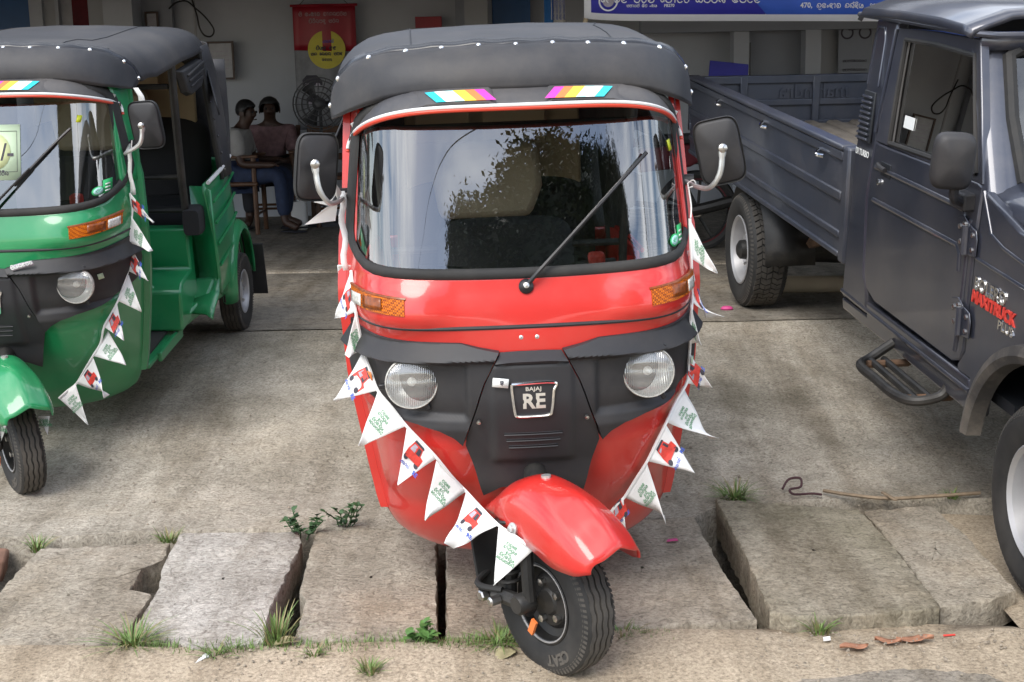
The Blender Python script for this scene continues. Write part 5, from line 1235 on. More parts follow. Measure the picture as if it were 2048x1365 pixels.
def pennant(par, A, B, C, kind, curl, k):
    A, B, C = Vector(A), Vector(B), Vector(C); ab = B - A; L_ = ab.length
    mid = (A + B) / 2; ey = (mid - C); hgt = ey.length; ey.normalize()
    nrm = ab.cross(ey).normalized()
    if nrm.y > 0: nrm = -nrm
    ex = ey.cross(nrm).normalized(); ey = nrm.cross(ex).normalized()
    ud = 1 if ab.dot(ex) > 0 else -1
    def surf(u, v, off=0.0):      # u along the tape 0..1, v from tape to tip 0..1
        p = (A + ab * u).lerp(C, v)
        bend = curl * v * v * (.35 + .5*u*math.sin(k*1.7)) + .035 * math.sin(3.4*u + 3*v + k*1.9) * v + .015*math.sin(9*v + 5*u + k)*v
        return p + nrm * (bend * L_ * 2 + off)
    rows = []
    for j in range(11):
        v = j / 10; rows.append([surf(i/8, min(v, .995)) for i in range(9)])
    pn = MB().grid(rows).build('pennant', 'cloth_white', par, ang=60, solid=.0012)
    def put(vs, fs, nm, mt, cu, cv, off, kk=None):
        q = []
        for x, y, _ in vs:
            # triangle coordinates from flat print coordinates (metres)
            v = cv - y / hgt; u = cu + ud * x / (L_ * max(.12, 1 - v)); q.append(surf(u, v, off))
        o = MB().add(q, fs).build(nm, mt, pn, ang=0); o['kind'] = 'stuff' if kk else 'part'
        if not kk: del o['kind']
        return o
    if kind == 0:
        for i, w in enumerate(LINES):
            vs, fs = stroke_text(w, .0085, .17); put(vs, fs, 'lettering', 'ink_green', .5, .20 + .078*i + .02, .0022, True)
    else:
        def poly(pts, nm, mt, off): put([(a*.047, b*.047, 0) for a, b in pts], [tuple(range(len(pts)))], nm, mt, .5, .30, off)
        poly([(-.62, -.42), (.60, -.38), (.66, .10), (.40, .15), (.34, .62), (-.40, .62), (-.58, .05)], 'picture_body', 'ink_red', .0022)
        poly([(-.46, .08), (-.34, .50), (-.06, .50), (-.08, .08)], 'picture_window', 'ink_grey', .0028)
        poly([(.02, .10), (.02, .50), (.28, .50), (.32, .10)], 'picture_doorway', 'ink_dark', .0028)
        poly([(-.42, .60), (-.36, .74), (.34, .72), (.40, .58)], 'picture_roof', 'ink_dark', .0028)
        for cx in (-.45, .42): poly([(cx + .17*math.cos(2*math.pi*i/10), -.45 + .17*math.sin(2*math.pi*i/10)) for i in range(10)], 'picture_wheel', 'ink_dark', .0030)
        vs, fs = stroke_text(['b','j','aa','j','x'], .0085, .18); vs = [(x - .012, y, 0) for x, y, _ in vs]; put(vs, fs, 'lettering', 'ink_blue', .5, .62, .0022, True)
        vs, fs = text_mesh('RE', .0155, bold=.0006); vs = [(x + .028, y + .005, 0) for x, y, _ in vs]; put(vs, fs, 'lettering', 'ink_blue', .5, .62, .0022, True)
    return pn
def tape(par, pts, r=.0045): return MB().tube(smooth_path(pts, 4), r, 5).build('tape', 'cloth_white', par)
def bunting(label, at, lists, extra):
    b = root('pennant_bunting', label, 'bunting', at[0], (R(at[2]), R(at[3]), R(at[1])), 'pennant strings tied to the rickshaws')
    for lst, k0, curl in lists:
        lst = [tuple(Vector(p) + Vector((0, -.014, 0)) for p in tri) for tri in lst]
        for k, (A, B, C) in enumerate(lst): pennant(b, A, B, C, (k + k0) % 2, curl * (1 + .5*math.sin(k*2.3)), k)
        pts = [lst[0][0]]
        for A, B, C in lst: pts += [A.lerp(B, .5), B]
        tape(b, pts)
    for pts in extra: tape(b, pts, .0022)
    return b
rb = bunting('white pennant string looped across the front of the red rickshaw', RED_AT, [(RED_L, 1, .09), (RED_R, 0, .25)],
        [[(.50, .50, 1.275), (.497, .43, 1.22), (.491, .405, 1.187)], [(.50, .50, 1.275), (.515, .49, 1.285), (.522, .49, 1.27), (.502, .48, 1.265)]])
# tied bow and hanging ribbon at the left mirror stalk
m = MB().grid([[(-.515 + .005*math.sin(j*1.3) + dx, .525 - .03*j/10, lerp(1.29, 1.06, j/10)) for dx in (-.009, 0, .009)] for j in range(11)]); m.build('ribbon', 'cloth_white', rb, solid=.001)
for pts in ([(-.530, .50, 1.285), (-.556, .48, 1.312), (-.592, .47, 1.268), (-.55, .475, 1.255)], [(-.525, .49, 1.27), (-.545, .48, 1.318), (-.527, .47, 1.322), (-.512, .49, 1.29)], [(-.525, .48, 1.262), (-.56, .47, 1.25), (-.622, .46, 1.205), (-.535, .48, 1.21)]):
    MB().add(pts, [(0, 1, 2, 3)]).build('knot_end', 'cloth_white', rb, ang=0, solid=.0015)
gb = bunting('white pennant string hanging down the side of the green rickshaw front', GREEN_AT, [(GREEN[:8], 1, .18), (GREEN[8:9], 0, .1), (GREEN[9:], 0, .1)],
        [[(.53, .52, 1.30), (.515, .51, 1.2), (.508, .50, 1.09)]])
m = MB().grid([[(.535 + .03*f + .02*math.sin(j), .60, lerp(1.50, 1.30, j/6)) for f in (0, 1 - abs(j/6 - .5)*.6)] for j in range(7)]); m.build('ribbon', 'cloth_white', gb, solid=.001)
m = MB().grid([[(.514 + .004*math.sin(j*1.1) + dx, .50, lerp(1.27, 1.08, j/8)) for dx in (-.006, .010)] for j in range(9)]); m.build('ribbon', 'cloth_white', gb, solid=.001)
# ---- stickers and marks on the two front faces
def sticker(par, x, z, w_, h_, mt, off, tilt=0, nm='sticker'):
    c, s = math.cos(tilt), math.sin(tilt)
    return MB().grid([[on_shell(x + (a*w_*c - b*h_*s)/2, z + (a*w_*s + b*h_*c)/2, off) for a in (-1, 0, 1)] for b in (-1, 0, 1)]).build(nm, mt, par, ang=60, solid=.0006)
def disc(par, x, z, r, mt, off, nm='sticker'): return MB().grid([[on_shell(x + r*q*math.cos(2*math.pi*i/20), z + r*q*math.sin(2*math.pi*i/20), off) for i in range(20)] for q in (.02, 1)], closed=True).build(nm, mt, par, ang=60, solid=.0006)
s1 = sticker(red_rick, -.084, .797, .042, .025, 'sticker_white', .047, -.12)
vs, fs = text_mesh('40', .013, bold=.0006); MB().add([on_shell(-.080 - v[1], .797 + v[0], .0486) for v in vs], fs).build('lettering', 'ink_dark', s1, ang=0)
sticker(red_rick, -.428, .788, .014, .026, 'sticker_orange', .031, .1); s2 = sticker(red_rick, .462, .768, .010, .024, 'card_green', .033, .1)
for par, sg_ in ((red_rick, 1), (green_rick, 1)):
    q = sticker(par, .452, 1.148, .022, .050, 'sticker_green', .002, .0); disc(par, .428, 1.138, .017, 'sticker_green', .0025); disc(par, .428, 1.138, .013, 'stripe_ice', .0034)
    MB().tube([on_shell(.421, 1.139, .004), on_shell(.427, 1.133, .004), on_shell(.436, 1.146, .004)], .0012, 5).build('tick_mark', 'sticker_green', q)
    for k in range(3): sticker(par, .452, 1.132 + .012*k, .012, .005, 'sticker_white', .0035, 0, 'sticker_print')
sticker(red_rick, .434, 1.396, .012, .032, 'sticker_yellow', .002, .25); sticker(red_rick, .263, 1.522, .055, .014, 'sticker_green', .002, 0)
sticker(green_rick, .376, 1.419, .016, .026, 'sticker_yellow', .002, -.2); sticker(green_rick, .30, 1.522, .055, .012, 'sticker_green', .002, 0)
cd = sticker(green_rick, .075, 1.307, .165, .205, 'card_green', .003, 0, 'price_card')
disc(cd, .05, 1.31, .07, 'card_pale', .0045, 'card_disc')
MB().tube([on_shell(a, b, .005) for a, b in ((.0, 1.385), (.145, 1.385), (.145, 1.235), (.0, 1.235))], .001, 4).build('card_border', 'ink_dark', cd)
vs, fs = text_mesh('0/-', .088, bold=.0012); MB().add([on_shell(.085 + v[0], 1.305 + v[1], .006) for v in vs], fs).build('lettering', 'ink_dark', cd, ang=0)
vs, fs = stroke_text(['p','i','r','i','n'], .014, .18); tag(MB().add([on_shell(.09 + v[0], 1.222 + v[1], .006) for v in vs], fs).build('lettering', 'ink_dark', cd, ang=0), kind='stuff')
lg = sticker(green_rick, .155, .893, .085, .022, 'ink_grey', .045, .28, 'maker_sticker')
vs, fs = stroke_text(['s','i','y','n','D','m','r'], .013, .24); tag(MB().add([on_shell(.155 + v[0]*.96 - v[1]*.28, .888 + v[1]*.96 + v[0]*.28, .0465) for v in vs], fs).build('lettering', 'sticker_white', lg, ang=0), kind='stuff')
sticker(green_rick, .402, .803, .016, .024, 'card_green', .016, .1)
# ------------------------------------------------------------------ people, furniture and things inside
simple('skin_brown', (.05, .024, .015), .55, var=.12, vscale=20); simple('hair_black', (.010, .009, .009), .5, var=.2, vscale=60)
simple('shirt_white', (.32, .31, .30), .8, var=.12, vscale=12); simple('shirt_pink', (.20, .115, .12), .8, var=.25, vscale=25); simple('jeans', (.018, .03, .07), .8, var=.25, vscale=18); simple('trousers_dark', (.02, .02, .026), .8, var=.2)
simple('wood_brown', (.10, .045, .02), .45, var=.25, vscale=11); simple('fan_grey', (.05, .05, .055), .5, var=.2)
def skin_mesh(name, nodes, edges, mt, parent=None, rootn=None, sub=2):
    bm = bmesh.new(); lay = bm.verts.layers.skin.verify(); idx = {}
    for k, (x, y, z, r) in nodes.items():
        v = bm.verts.new((x, y, z)); rr = r if isinstance(r, tuple) else (r, r); v[lay].radius = rr; v[lay].use_root = (k == rootn); idx[k] = v
    for a, b in edges: bm.edges.new((idx[a], idx[b]))
    me = bpy.data.meshes.new(name); bm.to_mesh(me); bm.free(); me.materials.append(MT[mt])
    o = bpy.data.objects.new(name, me); COL.objects.link(o); o.parent = parent
    sk = o.modifiers.new('skin', 'SKIN'); sk.use_smooth_shade = True
    ss = o.modifiers.new('sub', 'SUBSURF'); ss.levels = sub; ss.render_levels = sub
    return o
def person(label, base, J, shirt, legs, face, hair_long):
    """J: joints relative to base"""
    e = [('pel', 'bel'), ('bel', 'che'), ('che', 'nek'), ('nek', 'jaw'), ('jaw', 'hed'), ('hed', 'top')]
    n = dict(pel=(*J['pel'], .12), bel=(*J['bel'], .105), che=(*J['che'], .125), nek=(*J['nek'], .05), jaw=(*J['jaw'], .060), hed=(*J['hed'], .080), top=(*J['top'], .062))
    for s in 'LR':
        n['sh'+s] = (*J['sh'+s], .058); n['el'+s] = (*J['el'+s], .040); n['wr'+s] = (*J['wr'+s], .027); n['ha'+s] = (*J['ha'+s], .030)
        n['hp'+s] = (*J['hp'+s], .085); n['kn'+s] = (*J['kn'+s], .056); n['an'+s] = (*J['an'+s], .036); n['he'+s] = (*J['to'+s][:2], J['to'+s][2] + .005, .032)
        e += [('che', 'sh'+s), ('sh'+s, 'el'+s), ('el'+s, 'wr'+s), ('wr'+s, 'ha'+s), ('pel', 'hp'+s), ('hp'+s, 'kn'+s), ('kn'+s, 'an'+s), ('an'+s, 'he'+s)]
        hv = Vector(J['ha'+s]); dr = (hv - Vector(J['wr'+s])).normalized(); sd = dr.cross(Vector((0, 0, 1))).normalized()
        for f in range(4):
            tip_ = hv + dr*(.055 + .008*(1 - abs(f - 1.4))) + sd*(-.024 + .016*f) + Vector((0, 0, -.014)); k_ = hv + dr*.03 + sd*(-.020 + .0135*f)
            n[f'k{s}{f}'] = (*k_, .010); n[f't{s}{f}'] = (*tip_, .008); e += [('ha'+s, f'k{s}{f}'), (f'k{s}{f}', f't{s}{f}')]
        th = hv + sd*.042 + dr*.02; n['th'+s] = (*th, .010); e += [('ha'+s, 'th'+s)]
    hd = Vector(J['hed']); fw = Vector(face); fw.z *= .3; fw.normalize()
    n['nos'] = (*(hd + fw*.092 + Vector((0, 0, -.012))), .012); e += [('hed', 'nos')]
    b = skin_mesh('person', n, e, 'skin_brown', None, 'pel'); b.location = base; tag(b, label, 'person')
    # clothes
    g = lambda k, r: (*J[k], r)
    m_ = lambda a, b_, t: tuple(lerp(p, q, t) for p, q in zip(J[a], J[b_]))
    sn = dict(pel=g('pel', .140), bel=g('bel', .128), che=g('che', .148), col=(*m_('che', 'nek', .75), .070)); se = [('pel', 'bel'), ('bel', 'che'), ('che', 'col')]
    for s in 'LR': sn['sh'+s] = g('sh'+s, .078); sn['sl'+s] = (*m_('sh'+s, 'el'+s, .78), .062); se += [('che', 'sh'+s), ('sh'+s, 'sl'+s)]
    skin_mesh('shirt', sn, se, shirt, b, 'che')
    ln = dict(pel=(*Vector(J['pel']) - Vector((0, 0, .02)), .140)); le = []
    for s in 'LR': ln['hp'+s] = g('hp'+s, .100); ln['kn'+s] = g('kn'+s, .072); ln['cu'+s] = (*m_('kn'+s, 'an'+s, .92), .056); le += [('pel', 'hp'+s), ('hp'+s, 'kn'+s), ('kn'+s, 'cu'+s)]
    skin_mesh('trousers', ln, le, legs, b, 'pel')
    # hair cap, ears, eyes, mouth
    side_ = fw.cross(Vector((0, 0, 1))).normalized(); m = MB(); rows = []
    for j in range(9):
        row = []
        for i in range(28):
            az = 2*math.pi*i/28; low_ = lerp(-28, 26, sstep(-.15, .65, math.cos(az))); lo = lerp(low_, 90, j/8)
            d = fw*math.cos(az)*math.cos(R(lo)) + side_*math.sin(az)*math.cos(R(lo)) + Vector((0, 0, math.sin(R(lo))))
            k_ = 1 + .035*math.sin(5*az + 3*j)*math.cos(R(lo)) + (.0 if j else -.08)
            row.append(hd + Vector((0, 0, .014)) + Vector((d.x*.092, d.y*.092, d.z*.100)) * k_)
        rows.append(row)
    m.grid(rows, closed=True).build('hair', 'hair_black', b, ang=80)
    for s in (-1, 1):
        MB().lathe([(.001, -.006), (.022, -.004), (.024, .004), (.001, .008)], hd + side_*s*.086 + Vector((0, 0, -.01)), side_*s, 12).build('ear', 'skin_brown', b)
        MB().lathe([(.001, .010), (.010, .006), (.012, .0), (.010, -.006)], hd + fw*.074 + side_*s*.030 + Vector((0, 0, .012)), fw, 10).build('eye', 'hair_black', b)
    MB().tube([hd + fw*.078 + side_*a + Vector((0, 0, -.048)) for a in (-.022, 0, .022)], .006, 6).build('mouth', 'frame_brown', b)
    for s in 'LR':
        t = Vector(J['to'+s]); a = Vector(J['an'+s]); d = (t - a); d.z = 0; d.normalize()
        m = MB(); rounded_plate(m, .045, .115, -.012, .006, fn=lambda x, y, z: t - d*.05 + d*z + d.cross(Vector((0, 0, 1)))*x + Vector((0, 0, -.024 - y*.6))); m.build('sandal', 'trousers_dark', b)
    return b
J1 = dict(pel=(0, 0, .50), bel=(.01, 0, .62), che=(.045, -.01, .78), nek=(.085, -.01, .895), jaw=(.125, -.02, .945), hed=(.125, -.02, 1.00), top=(.112, -.015, 1.055),
     shL=(.05, -.16, .81), elL=(.09, -.20, .58), wrL=(.29, -.22, .575), haL=(.35, -.21, .575), shR=(.06, .15, .81), elR=(.12, .20, .60), wrR=(.30, .14, .60), haR=(.36, .11, .60),
     hpL=(.05, -.10, .475), knL=(.40, -.16, .49), anL=(.43, -.20, .10), toL=(.55, -.26, .045), hpR=(.05, .10, .475), knR=(.42, .10, .49), anR=(.40, .10, .10), toR=(.53, .07, .045))
person('seated person in a white short sleeved shirt and blue jeans leaning forward', (-2.30, 11.86, .33), J1, 'shirt_white', 'jeans', (.75, -.25, -.3), False)
J2 = dict(pel=(0, 0, .50), bel=(0, -.01, .62), che=(0, -.03, .79), nek=(.0, -.04, .90), jaw=(.005, -.06, .955), hed=(.005, -.055, 1.01), top=(.004, -.05, 1.07),
     shL=(-.17, -.03, .82), elL=(-.21, -.10, .58), wrL=(-.08, -.26, .56), haL=(-.02, -.29, .56), shR=(.17, -.03, .82), elR=(.21, -.12, .58), wrR=(.10, -.27, .56), haR=(.04, -.29, .555),
     hpL=(-.10, -.05, .475), knL=(-.15, -.42, .49), anL=(-.15, -.40, .10), toL=(-.16, -.52, .045), hpR=(.10, -.05, .475), knR=(.16, -.42, .49), anR=(.16, -.40, .10), toR=(.17, -.52, .045))
person('seated person in a pink striped top facing out beside the white shirt', (-2.075, 12.42, .33), J2, 'shirt_pink', 'trousers_dark', (.12, -1, -.12), False)
def chair(label, loc, rz):
    c = root('wooden_chair', label, 'chair', loc, (0, 0, rz), 'wooden chairs in the showroom')
    MB().box((0, 0, .42), (.46, .44, .035)).build('seat', 'wood_brown', c, bev=.012)
    for x in (-.20, .20):
        MB().tube([(x, .19, 0), (x, .19, .42), (x, .25, .86)], .021, 8).build('leg', 'wood_brown', c); MB().tube([(x*1.04, -.20, 0), (x, -.19, .64)], .021, 8).build('leg', 'wood_brown', c)
        MB().box((x, .0, .645), (.05, .46, .024)).build('armrest', 'wood_brown', c, bev=.008)
    for z in (.58, .70, .82): MB().box((0, .215 + (z - .5)*.12, z), (.40, .018, .06)).build('back_slat', 'wood_brown', c, bev=.005)
    for z, y in ((.16, .19), (.16, -.19)): MB().tube([(-.2, y, z), (.2, y, z)], .012, 6).build('stretcher', 'wood_brown', c)
    return c
chair('brown wooden chair under the person in the white shirt', (-2.30, 11.86, .33), R(90)); chair('brown wooden chair under the person in the pink top', (-2.075, 12.42, .33), 0)
chair('empty brown wooden chair by the wall behind the left mirror', (-1.50, 12.35, .33), R(15))
# pedestal fan
fn_ = root('pedestal_fan', 'dark grey pedestal fan standing in front of the tall poster', 'fan', (-1.62, 12.25, .33))
for r in (.05, .10, .15, .20, .225):
    for y in (-.05, .03): MB().tube([(r*math.cos(2*math.pi*i/28), y + (.03*(r/.225)**2 if y < 0 else -.02*(r/.225)**2), 1.05 + r*math.sin(2*math.pi*i/28)) for i in range(29)], .004, 5, cap=False).build('guard_ring', 'fan_grey', fn_)
for k in range(20):
    a = 2*math.pi*k/20; MB().tube([(.03*math.cos(a), -.055, 1.05 + .03*math.sin(a)), (.225*math.cos(a), -.02, 1.05 + .225*math.sin(a)), (.12*math.cos(a), .03, 1.05 + .12*math.sin(a))], .0025, 4).build('guard_wire', 'fan_grey', fn_)
for k in range(3):
    a = 2*math.pi*k/3; MB().grid([[(r*math.cos(a + d*(.4 + r)) , -.01 + .05*d, 1.05 + r*math.sin(a + d*(.4 + r))) for d in (-.6, -.2, .2, .6)] for r in (.03, .08, .14, .19)]).build('blade', 'fan_grey', fn_, solid=.003)
MB().lathe([(.02, -.06), (.05, -.04), (.05, .12), (.03, .15)], (0, 0, 1.05), (0, 1, 0), 16, cap=True).build('motor', 'fan_grey', fn_)
MB().tube([(0, .06, 0), (0, .06, 1.02)], .014, 8).build('pole', 'fan_grey', fn_); MB().lathe([(.2, 0), (.2, .03), (.03, .05)], (0, .06, 0), (0, 0, 1), 24, cap=True).build('base', 'fan_grey', fn_)
jg = root('white_container', 'white plastic container on the floor beside the seated pair', 'container', (-1.80, 12.0, .33))
m = MB(); rounded_plate(m, .07, .06, 0, .24, fn=lambda x, y, z: (x, z, y)); m.build('body', 'white_paint', jg); MB().lathe([(.03, .24), (.03, .27)], (0, 0, 0), (0, 0, 1), 14, cap=True).build('cap', 'white_paint', jg)
# ------------------------------------------------------------------ motorcycle between the red rickshaw and the truck
mc = root('motorcycle', 'red and black motorcycle parked behind the red rickshaw and truck wheel', 'motorcycle', (1.36, 10.15, .31), (0, 0, R(-6)))
def mwheel(x):
    w_ = MB().lathe([(.235, -.03), (.262, -.045), (.285, -.035), (.295, 0), (.285, .035), (.262, .045), (.235, .03)], (x, 0, .295), (0, 1, 0), 40).build('wheel', 'rubber', mc)
    MB().lathe([(.237, -.028), (.222, -.03), (.215, 0), (.222, .03), (.237, .028)], (x, 0, .295), (0, 1, 0), 40).build('rim', 'chassis', w_)
    MB().lathe([(.237, -.033), (.229, -.034)], (x, 0, .295), (0, 1, 0), 40).build('rim_stripe', 'dark_red_cloth', w_, ang=0, solid=.002)
    for k in range(5):
        a = 2*math.pi*k/5; MB().tube([(x + .03*math.cos(a), 0, .295 + .03*math.sin(a)), (x + .22*math.cos(a + .2), 0, .295 + .22*math.sin(a + .2))], .012, 6).build('spoke', 'chassis', w_)
    MB().lathe([(.04, -.06), (.05, -.04), (.05, .04), (.04, .06)], (x, 0, .295), (0, 1, 0), 16, cap=True).build('hub', 'steel', w_)
mwheel(0); mwheel(-1.27)
MB().prism([(-.85, .35), (-.45, .33), (-.40, .55), (-.55, .62), (-.85, .58)], lambda x, z: (x, -.13, z), lambda x, z: (x, .13, z)).build('engine', 'chassis', mc, bev=.03)
MB().tube(smooth_path([(-.75, -.12, .42), (-.5, -.14, .28), (-.1, -.15, .30), (.25, -.16, .38)], 5), [.02]*8 + [.042]*8, 10).build('exhaust', 'chassis', mc)
MB().prism([(-.95, .78), (-.60, .72), (-.42, .76), (-.50, .92), (-.80, .98), (-.95, .92)], lambda x, z: (x, -.12, z), lambda x, z: (x, .12, z)).build('fuel_tank', 'dark_red_cloth', mc, bev=.05)
MB().prism([(-.45, .76), (.15, .80), (.18, .86), (-.42, .84)], lambda x, z: (x, -.12, z), lambda x, z: (x, .12, z)).build('seat', 'seat_black', mc, bev=.025)
MB().prism([(-.42, .58), (-.05, .62), (.28, .80), (.20, .80), (-.42, .75)], lambda x, z: (x, -.11, z), lambda x, z: (x, .11, z)).build('side_panel', 'dark_red_cloth', mc, bev=.02)
MB().grid([[(.0 + .34*math.cos(R(a)), y, .30 + .34*math.sin(R(a))) for y in (-.06, 0, .06)] for a in range(10, 110, 10)]).build('rear_mudguard', 'chassis', mc, solid=.004)
MB().grid([[(-1.27 + .34*math.cos(R(a)), y, .30 + .34*math.sin(R(a))) for y in (-.06, 0, .06)] for a in range(40, 160, 10)]).build('front_mudguard', 'dark_red_cloth', mc, solid=.004)
for y in (-.09, .09): MB().tube([(-1.27, y, .295), (-1.02, y, .95)], .02, 8).build('fork', 'chrome', mc); MB().tube([(0, y, .30), (-.20, y, .70)], .022, 8).build('shock_absorber', 'chassis', mc)
MB().tube([(0, .07, .295), (-.55, .07, .36)], .022, 8).build('swing_arm', 'chassis', mc)
MB().tube(smooth_path([(-.9, -.34, 1.02), (-1.0, -.15, 1.0), (-1.02, .15, 1.0), (-.9, .34, 1.02)], 5), .012, 8).build('handlebar', 'chassis', mc)
MB().box((.22, -.10, .70), (.03, .07, .045)).build('indicator', 'amber_lens', mc, bev=.012); MB().box((.30, 0, .74), (.03, .14, .06)).build('tail_lamp', 'ink_red', mc, bev=.01)
# beige pipe on the ground behind the truck wheel
tag(MB().lathe([(.050, 0), (.050, .62), (.043, .62), (.043, .01)], (1.60, 8.18, .362), (1, -.12, 0), 24).build('cardboard_tube', 'beige_pale'), 'beige tube lying on the ground behind the truck rear wheel', 'tube')
# ------------------------------------------------------------------ weeds, litter
simple('grass_green', (.14, .22, .06), .6, var=.4, vscale=40); simple('grass_dry', (.25, .22, .10), .7, var=.3, vscale=40); simple('weed_green', (.045, .10, .035), .55, var=.35, vscale=30); simple('leaf_bright', (.09, .20, .05), .5, var=.3, vscale=30)
simple('leaf_brown', (.36, .17, .10), .7, var=.25, vscale=40); simple('litter_pink', (.55, .06, .22), .6, var=.1); simple('twig', (.24, .18, .12), .8, var=.3, vscale=30); simple('rope_dark', (.07, .03, .035), .8, var=.3)
simple('leaf_pale', (.34, .30, .17), .7, var=.25, vscale=40)
GZ = .012
def tuft(label, x, y, z, n, h, spread, seed, wid=.0026, dry=.3):
    random.seed(seed); r_ = root('grass_tuft', label, 'grass', (x, y, z), group='weeds in the joints')
    mg, md = MB(), MB()
    for k in range(n):
        a = random.uniform(0, 2*math.pi); q = random.uniform(0, spread*.35); L_ = h*random.uniform(.45, 1.1); lean = random.uniform(.15, 1.1)*spread/h*.9
        b = Vector((q*math.cos(a), q*math.sin(a), 0)); d = Vector((math.cos(a), math.sin(a), 0)); s = Vector((-d.y, d.x, 0)); rows = []
        for j in range(5):
            t = j/4; p = b + d*(lean*L_*t**1.4) + Vector((0, 0, L_*(t - .42*min(1.2, lean)*t*t))); w_ = wid*(1 - t**1.5) + .0005; rows.append([p - s*w_, p + s*w_])
        (md if random.random() < dry else mg).grid(rows)
    o = mg.build('blades', 'grass_green', r_, ang=0); o['kind'] = 'stuff'
    if md.v: q = md.build('dry_blades', 'grass_dry', r_, ang=0); q['kind'] = 'stuff'
T_DATA = [(-1.23, 4.74, .02, 60, .07, .09, 'bright grass tuft between the two left slabs at the apron edge'), (-1.70, 4.74, .0, 45, .07, .08, 'grass tuft at the top left corner of the leftmost slab'),
 (-1.12, 3.82, .02, 110, .10, .17, 'largest grass tuft at the lower joint between the two left slabs'), (-.70, 3.83, .02, 70, .13, .13, 'long thin grass tuft at the foot of the gap beside the pale slab'),
 (-.41, 3.62, .01, 60, .055, .07, 'small flat grass tuft on the sand in front of the middle slab'), (.83, 5.08, .03, 110, .085, .15, 'dense grass tuft on the top left corner of the raised slab'),
 (.30, 3.80, .02, 50, .06, .10, 'low grass along the slab edge right of the front wheel'), (.88, 3.84, .01, 60, .06, .08, 'low grass at the foot of the raised slab'), (1.64, 5.03, .03, 40, .05, .07, 'little grass tuft behind the slab beside the truck tyre'),
 (-.86, 3.735, .02, 30, .05, .08, 'sparse grass below the pale slab beside the white scrap'), (-.58, 3.72, .02, 30, .045, .06, 'sparse grass sprouts left of the small broad leaved weed'), (-.05, 3.79, .02, 120, .05, .13, 'grass strip along the slab edge left of the front wheel'),
 (-1.95, 4.86, .03, 30, .05, .08, 'thin grass above the red bricks at the left edge')]
for k, (x, y, z, n, h, sp, lab) in enumerate(T_DATA): tuft(lab, x, y, z, n, h, sp, 40 + k)
def leaf_mesh(m, c, d, up, L_, W_):
    d = d.normalized(); s = d.cross(up).normalized(); n = s.cross(d); rows = []
    for t, w_ in ((0, .08), (.25, .8), (.5, 1), (.75, .7), (1, .05)):
        p = c + d*L_*t + n*(.12*L_*math.sin(math.pi*t)); rows.append([p - s*W_*w_/2, p - n*.03*L_, p + s*W_*w_/2])
    m.grid(rows)
def weed(label, x, y, z, stems, h, seed, mt, lsz):
    random.seed(seed); r_ = root('broadleaf_weed', label, 'weed', (x, y, z), group='weeds in the joints'); lv = MB(); n_ = 0
    for k in range(stems):
        a = random.uniform(0, 2*math.pi); L_ = h*random.uniform(.6, 1.1); d = Vector((math.cos(a)*random.uniform(.3, 1.1), math.sin(a)*.5, 1)).normalized()
        pts = [Vector((0, 0, 0)) + Vector((math.cos(a), math.sin(a)*.4, 0))*.02]; 
        for j in range(4): pts.append(pts[-1] + d*L_/4 + Vector((random.uniform(-.01, .01), random.uniform(-.01, .01), 0)))
        MB().tube(pts, .0022, 5).build('stem', mt, r_)
        for j in range(1, 5):
            for q in range(3):
                b = random.uniform(0, 2*math.pi); leaf = MB(); leaf_mesh(leaf, pts[j], Vector((math.cos(b), math.sin(b), random.uniform(.1, .7))), Vector((0, 0, 1)), lsz*random.uniform(.7, 1.3), lsz*random.uniform(.55, .9))
                leaf.build('leaf', mt, r_, ang=80)
weed('dark broad leaved weed growing from the gap above the pale slab', -.76, 4.74, .02, 7, .10, 5, 'weed_green', .026)
weed('trailing dark weed right of the gap above the sandy slab', -.62, 4.86, .02, 6, .11, 6, 'weed_green', .024)
weed('small bright green broad leaved weed at the black slab joint', -.27, 3.79, .03, 4, .045, 8, 'leaf_bright', .030)
def fallen(label, x, y, z, L_, W_, rz, mt, seed):
    random.seed(seed); rows = []
    for j in range(9):
        t = j/8; w_ = W_*math.sin(math.pi*min(1, t*.95 + .03))**.7/2
        rows.append([(lerp(-L_/2, L_/2, t), w_*f + random.uniform(-.002, .002), .003 + .005*abs(f)**2 + .006*math.sin(5*t + seed)*abs(f) + .004*t) for f in (-1, -.5, 0, .5, 1)])
    o = MB().grid(rows).build('fallen_leaf', mt, ang=60, solid=.0008); o.location = (x, y, z); o.rotation_euler = (0, 0, rz)
    tag(o, label, 'leaf', 'fallen leaves on the sand')
for k, (x, y, z, L_, W_, rz, mt, lab) in enumerate([(-1.225, 3.73, .018, .085, .032, .25, 'leaf_brown', 'orange brown fallen leaf in front of the leftmost slab'), (.95, 3.72, .014, .085, .04, .15, 'leaf_brown', 'curled brown fallen leaf in front of the raised slab, leftmost of three'),
   (1.055, 3.755, .014, .075, .034, -.35, 'leaf_brown', 'middle of the three brown leaves in front of the raised slab'), (1.135, 3.765, .014, .105, .04, -.1, 'leaf_brown', 'longest brown leaf in front of the raised slab, nearest the truck'),
   (.508, 3.655, .01, .06, .022, .5, 'leaf_brown', 'single orange brown leaf lying on open sand right of the front wheel'), (-.035, 3.705, .02, .07, .06, .8, 'leaf_pale', 'pale dry leaf beside the front tyre'), (-.66, 3.80, .03, .09, .05, .4, 'leaf_pale', 'crumpled pale leaf at the foot of the long grass'),
   (.03, 3.86, .05, .05, .02, .2, 'leaf_bright', 'small green leaf fallen on the sand by the joint')]): fallen(lab, x, y, z, L_, W_, rz, mt, k)
def scrap(label, x, y, z, pts, mt, name='paper_scrap', cat='litter'):
    o = MB().add([(a, b, c) for a, b, c in pts], [tuple(range(len(pts)))]).build(name, mt, ang=0, solid=.002); o.location = (x, y, z); tag(o, label, cat, 'scraps of litter')
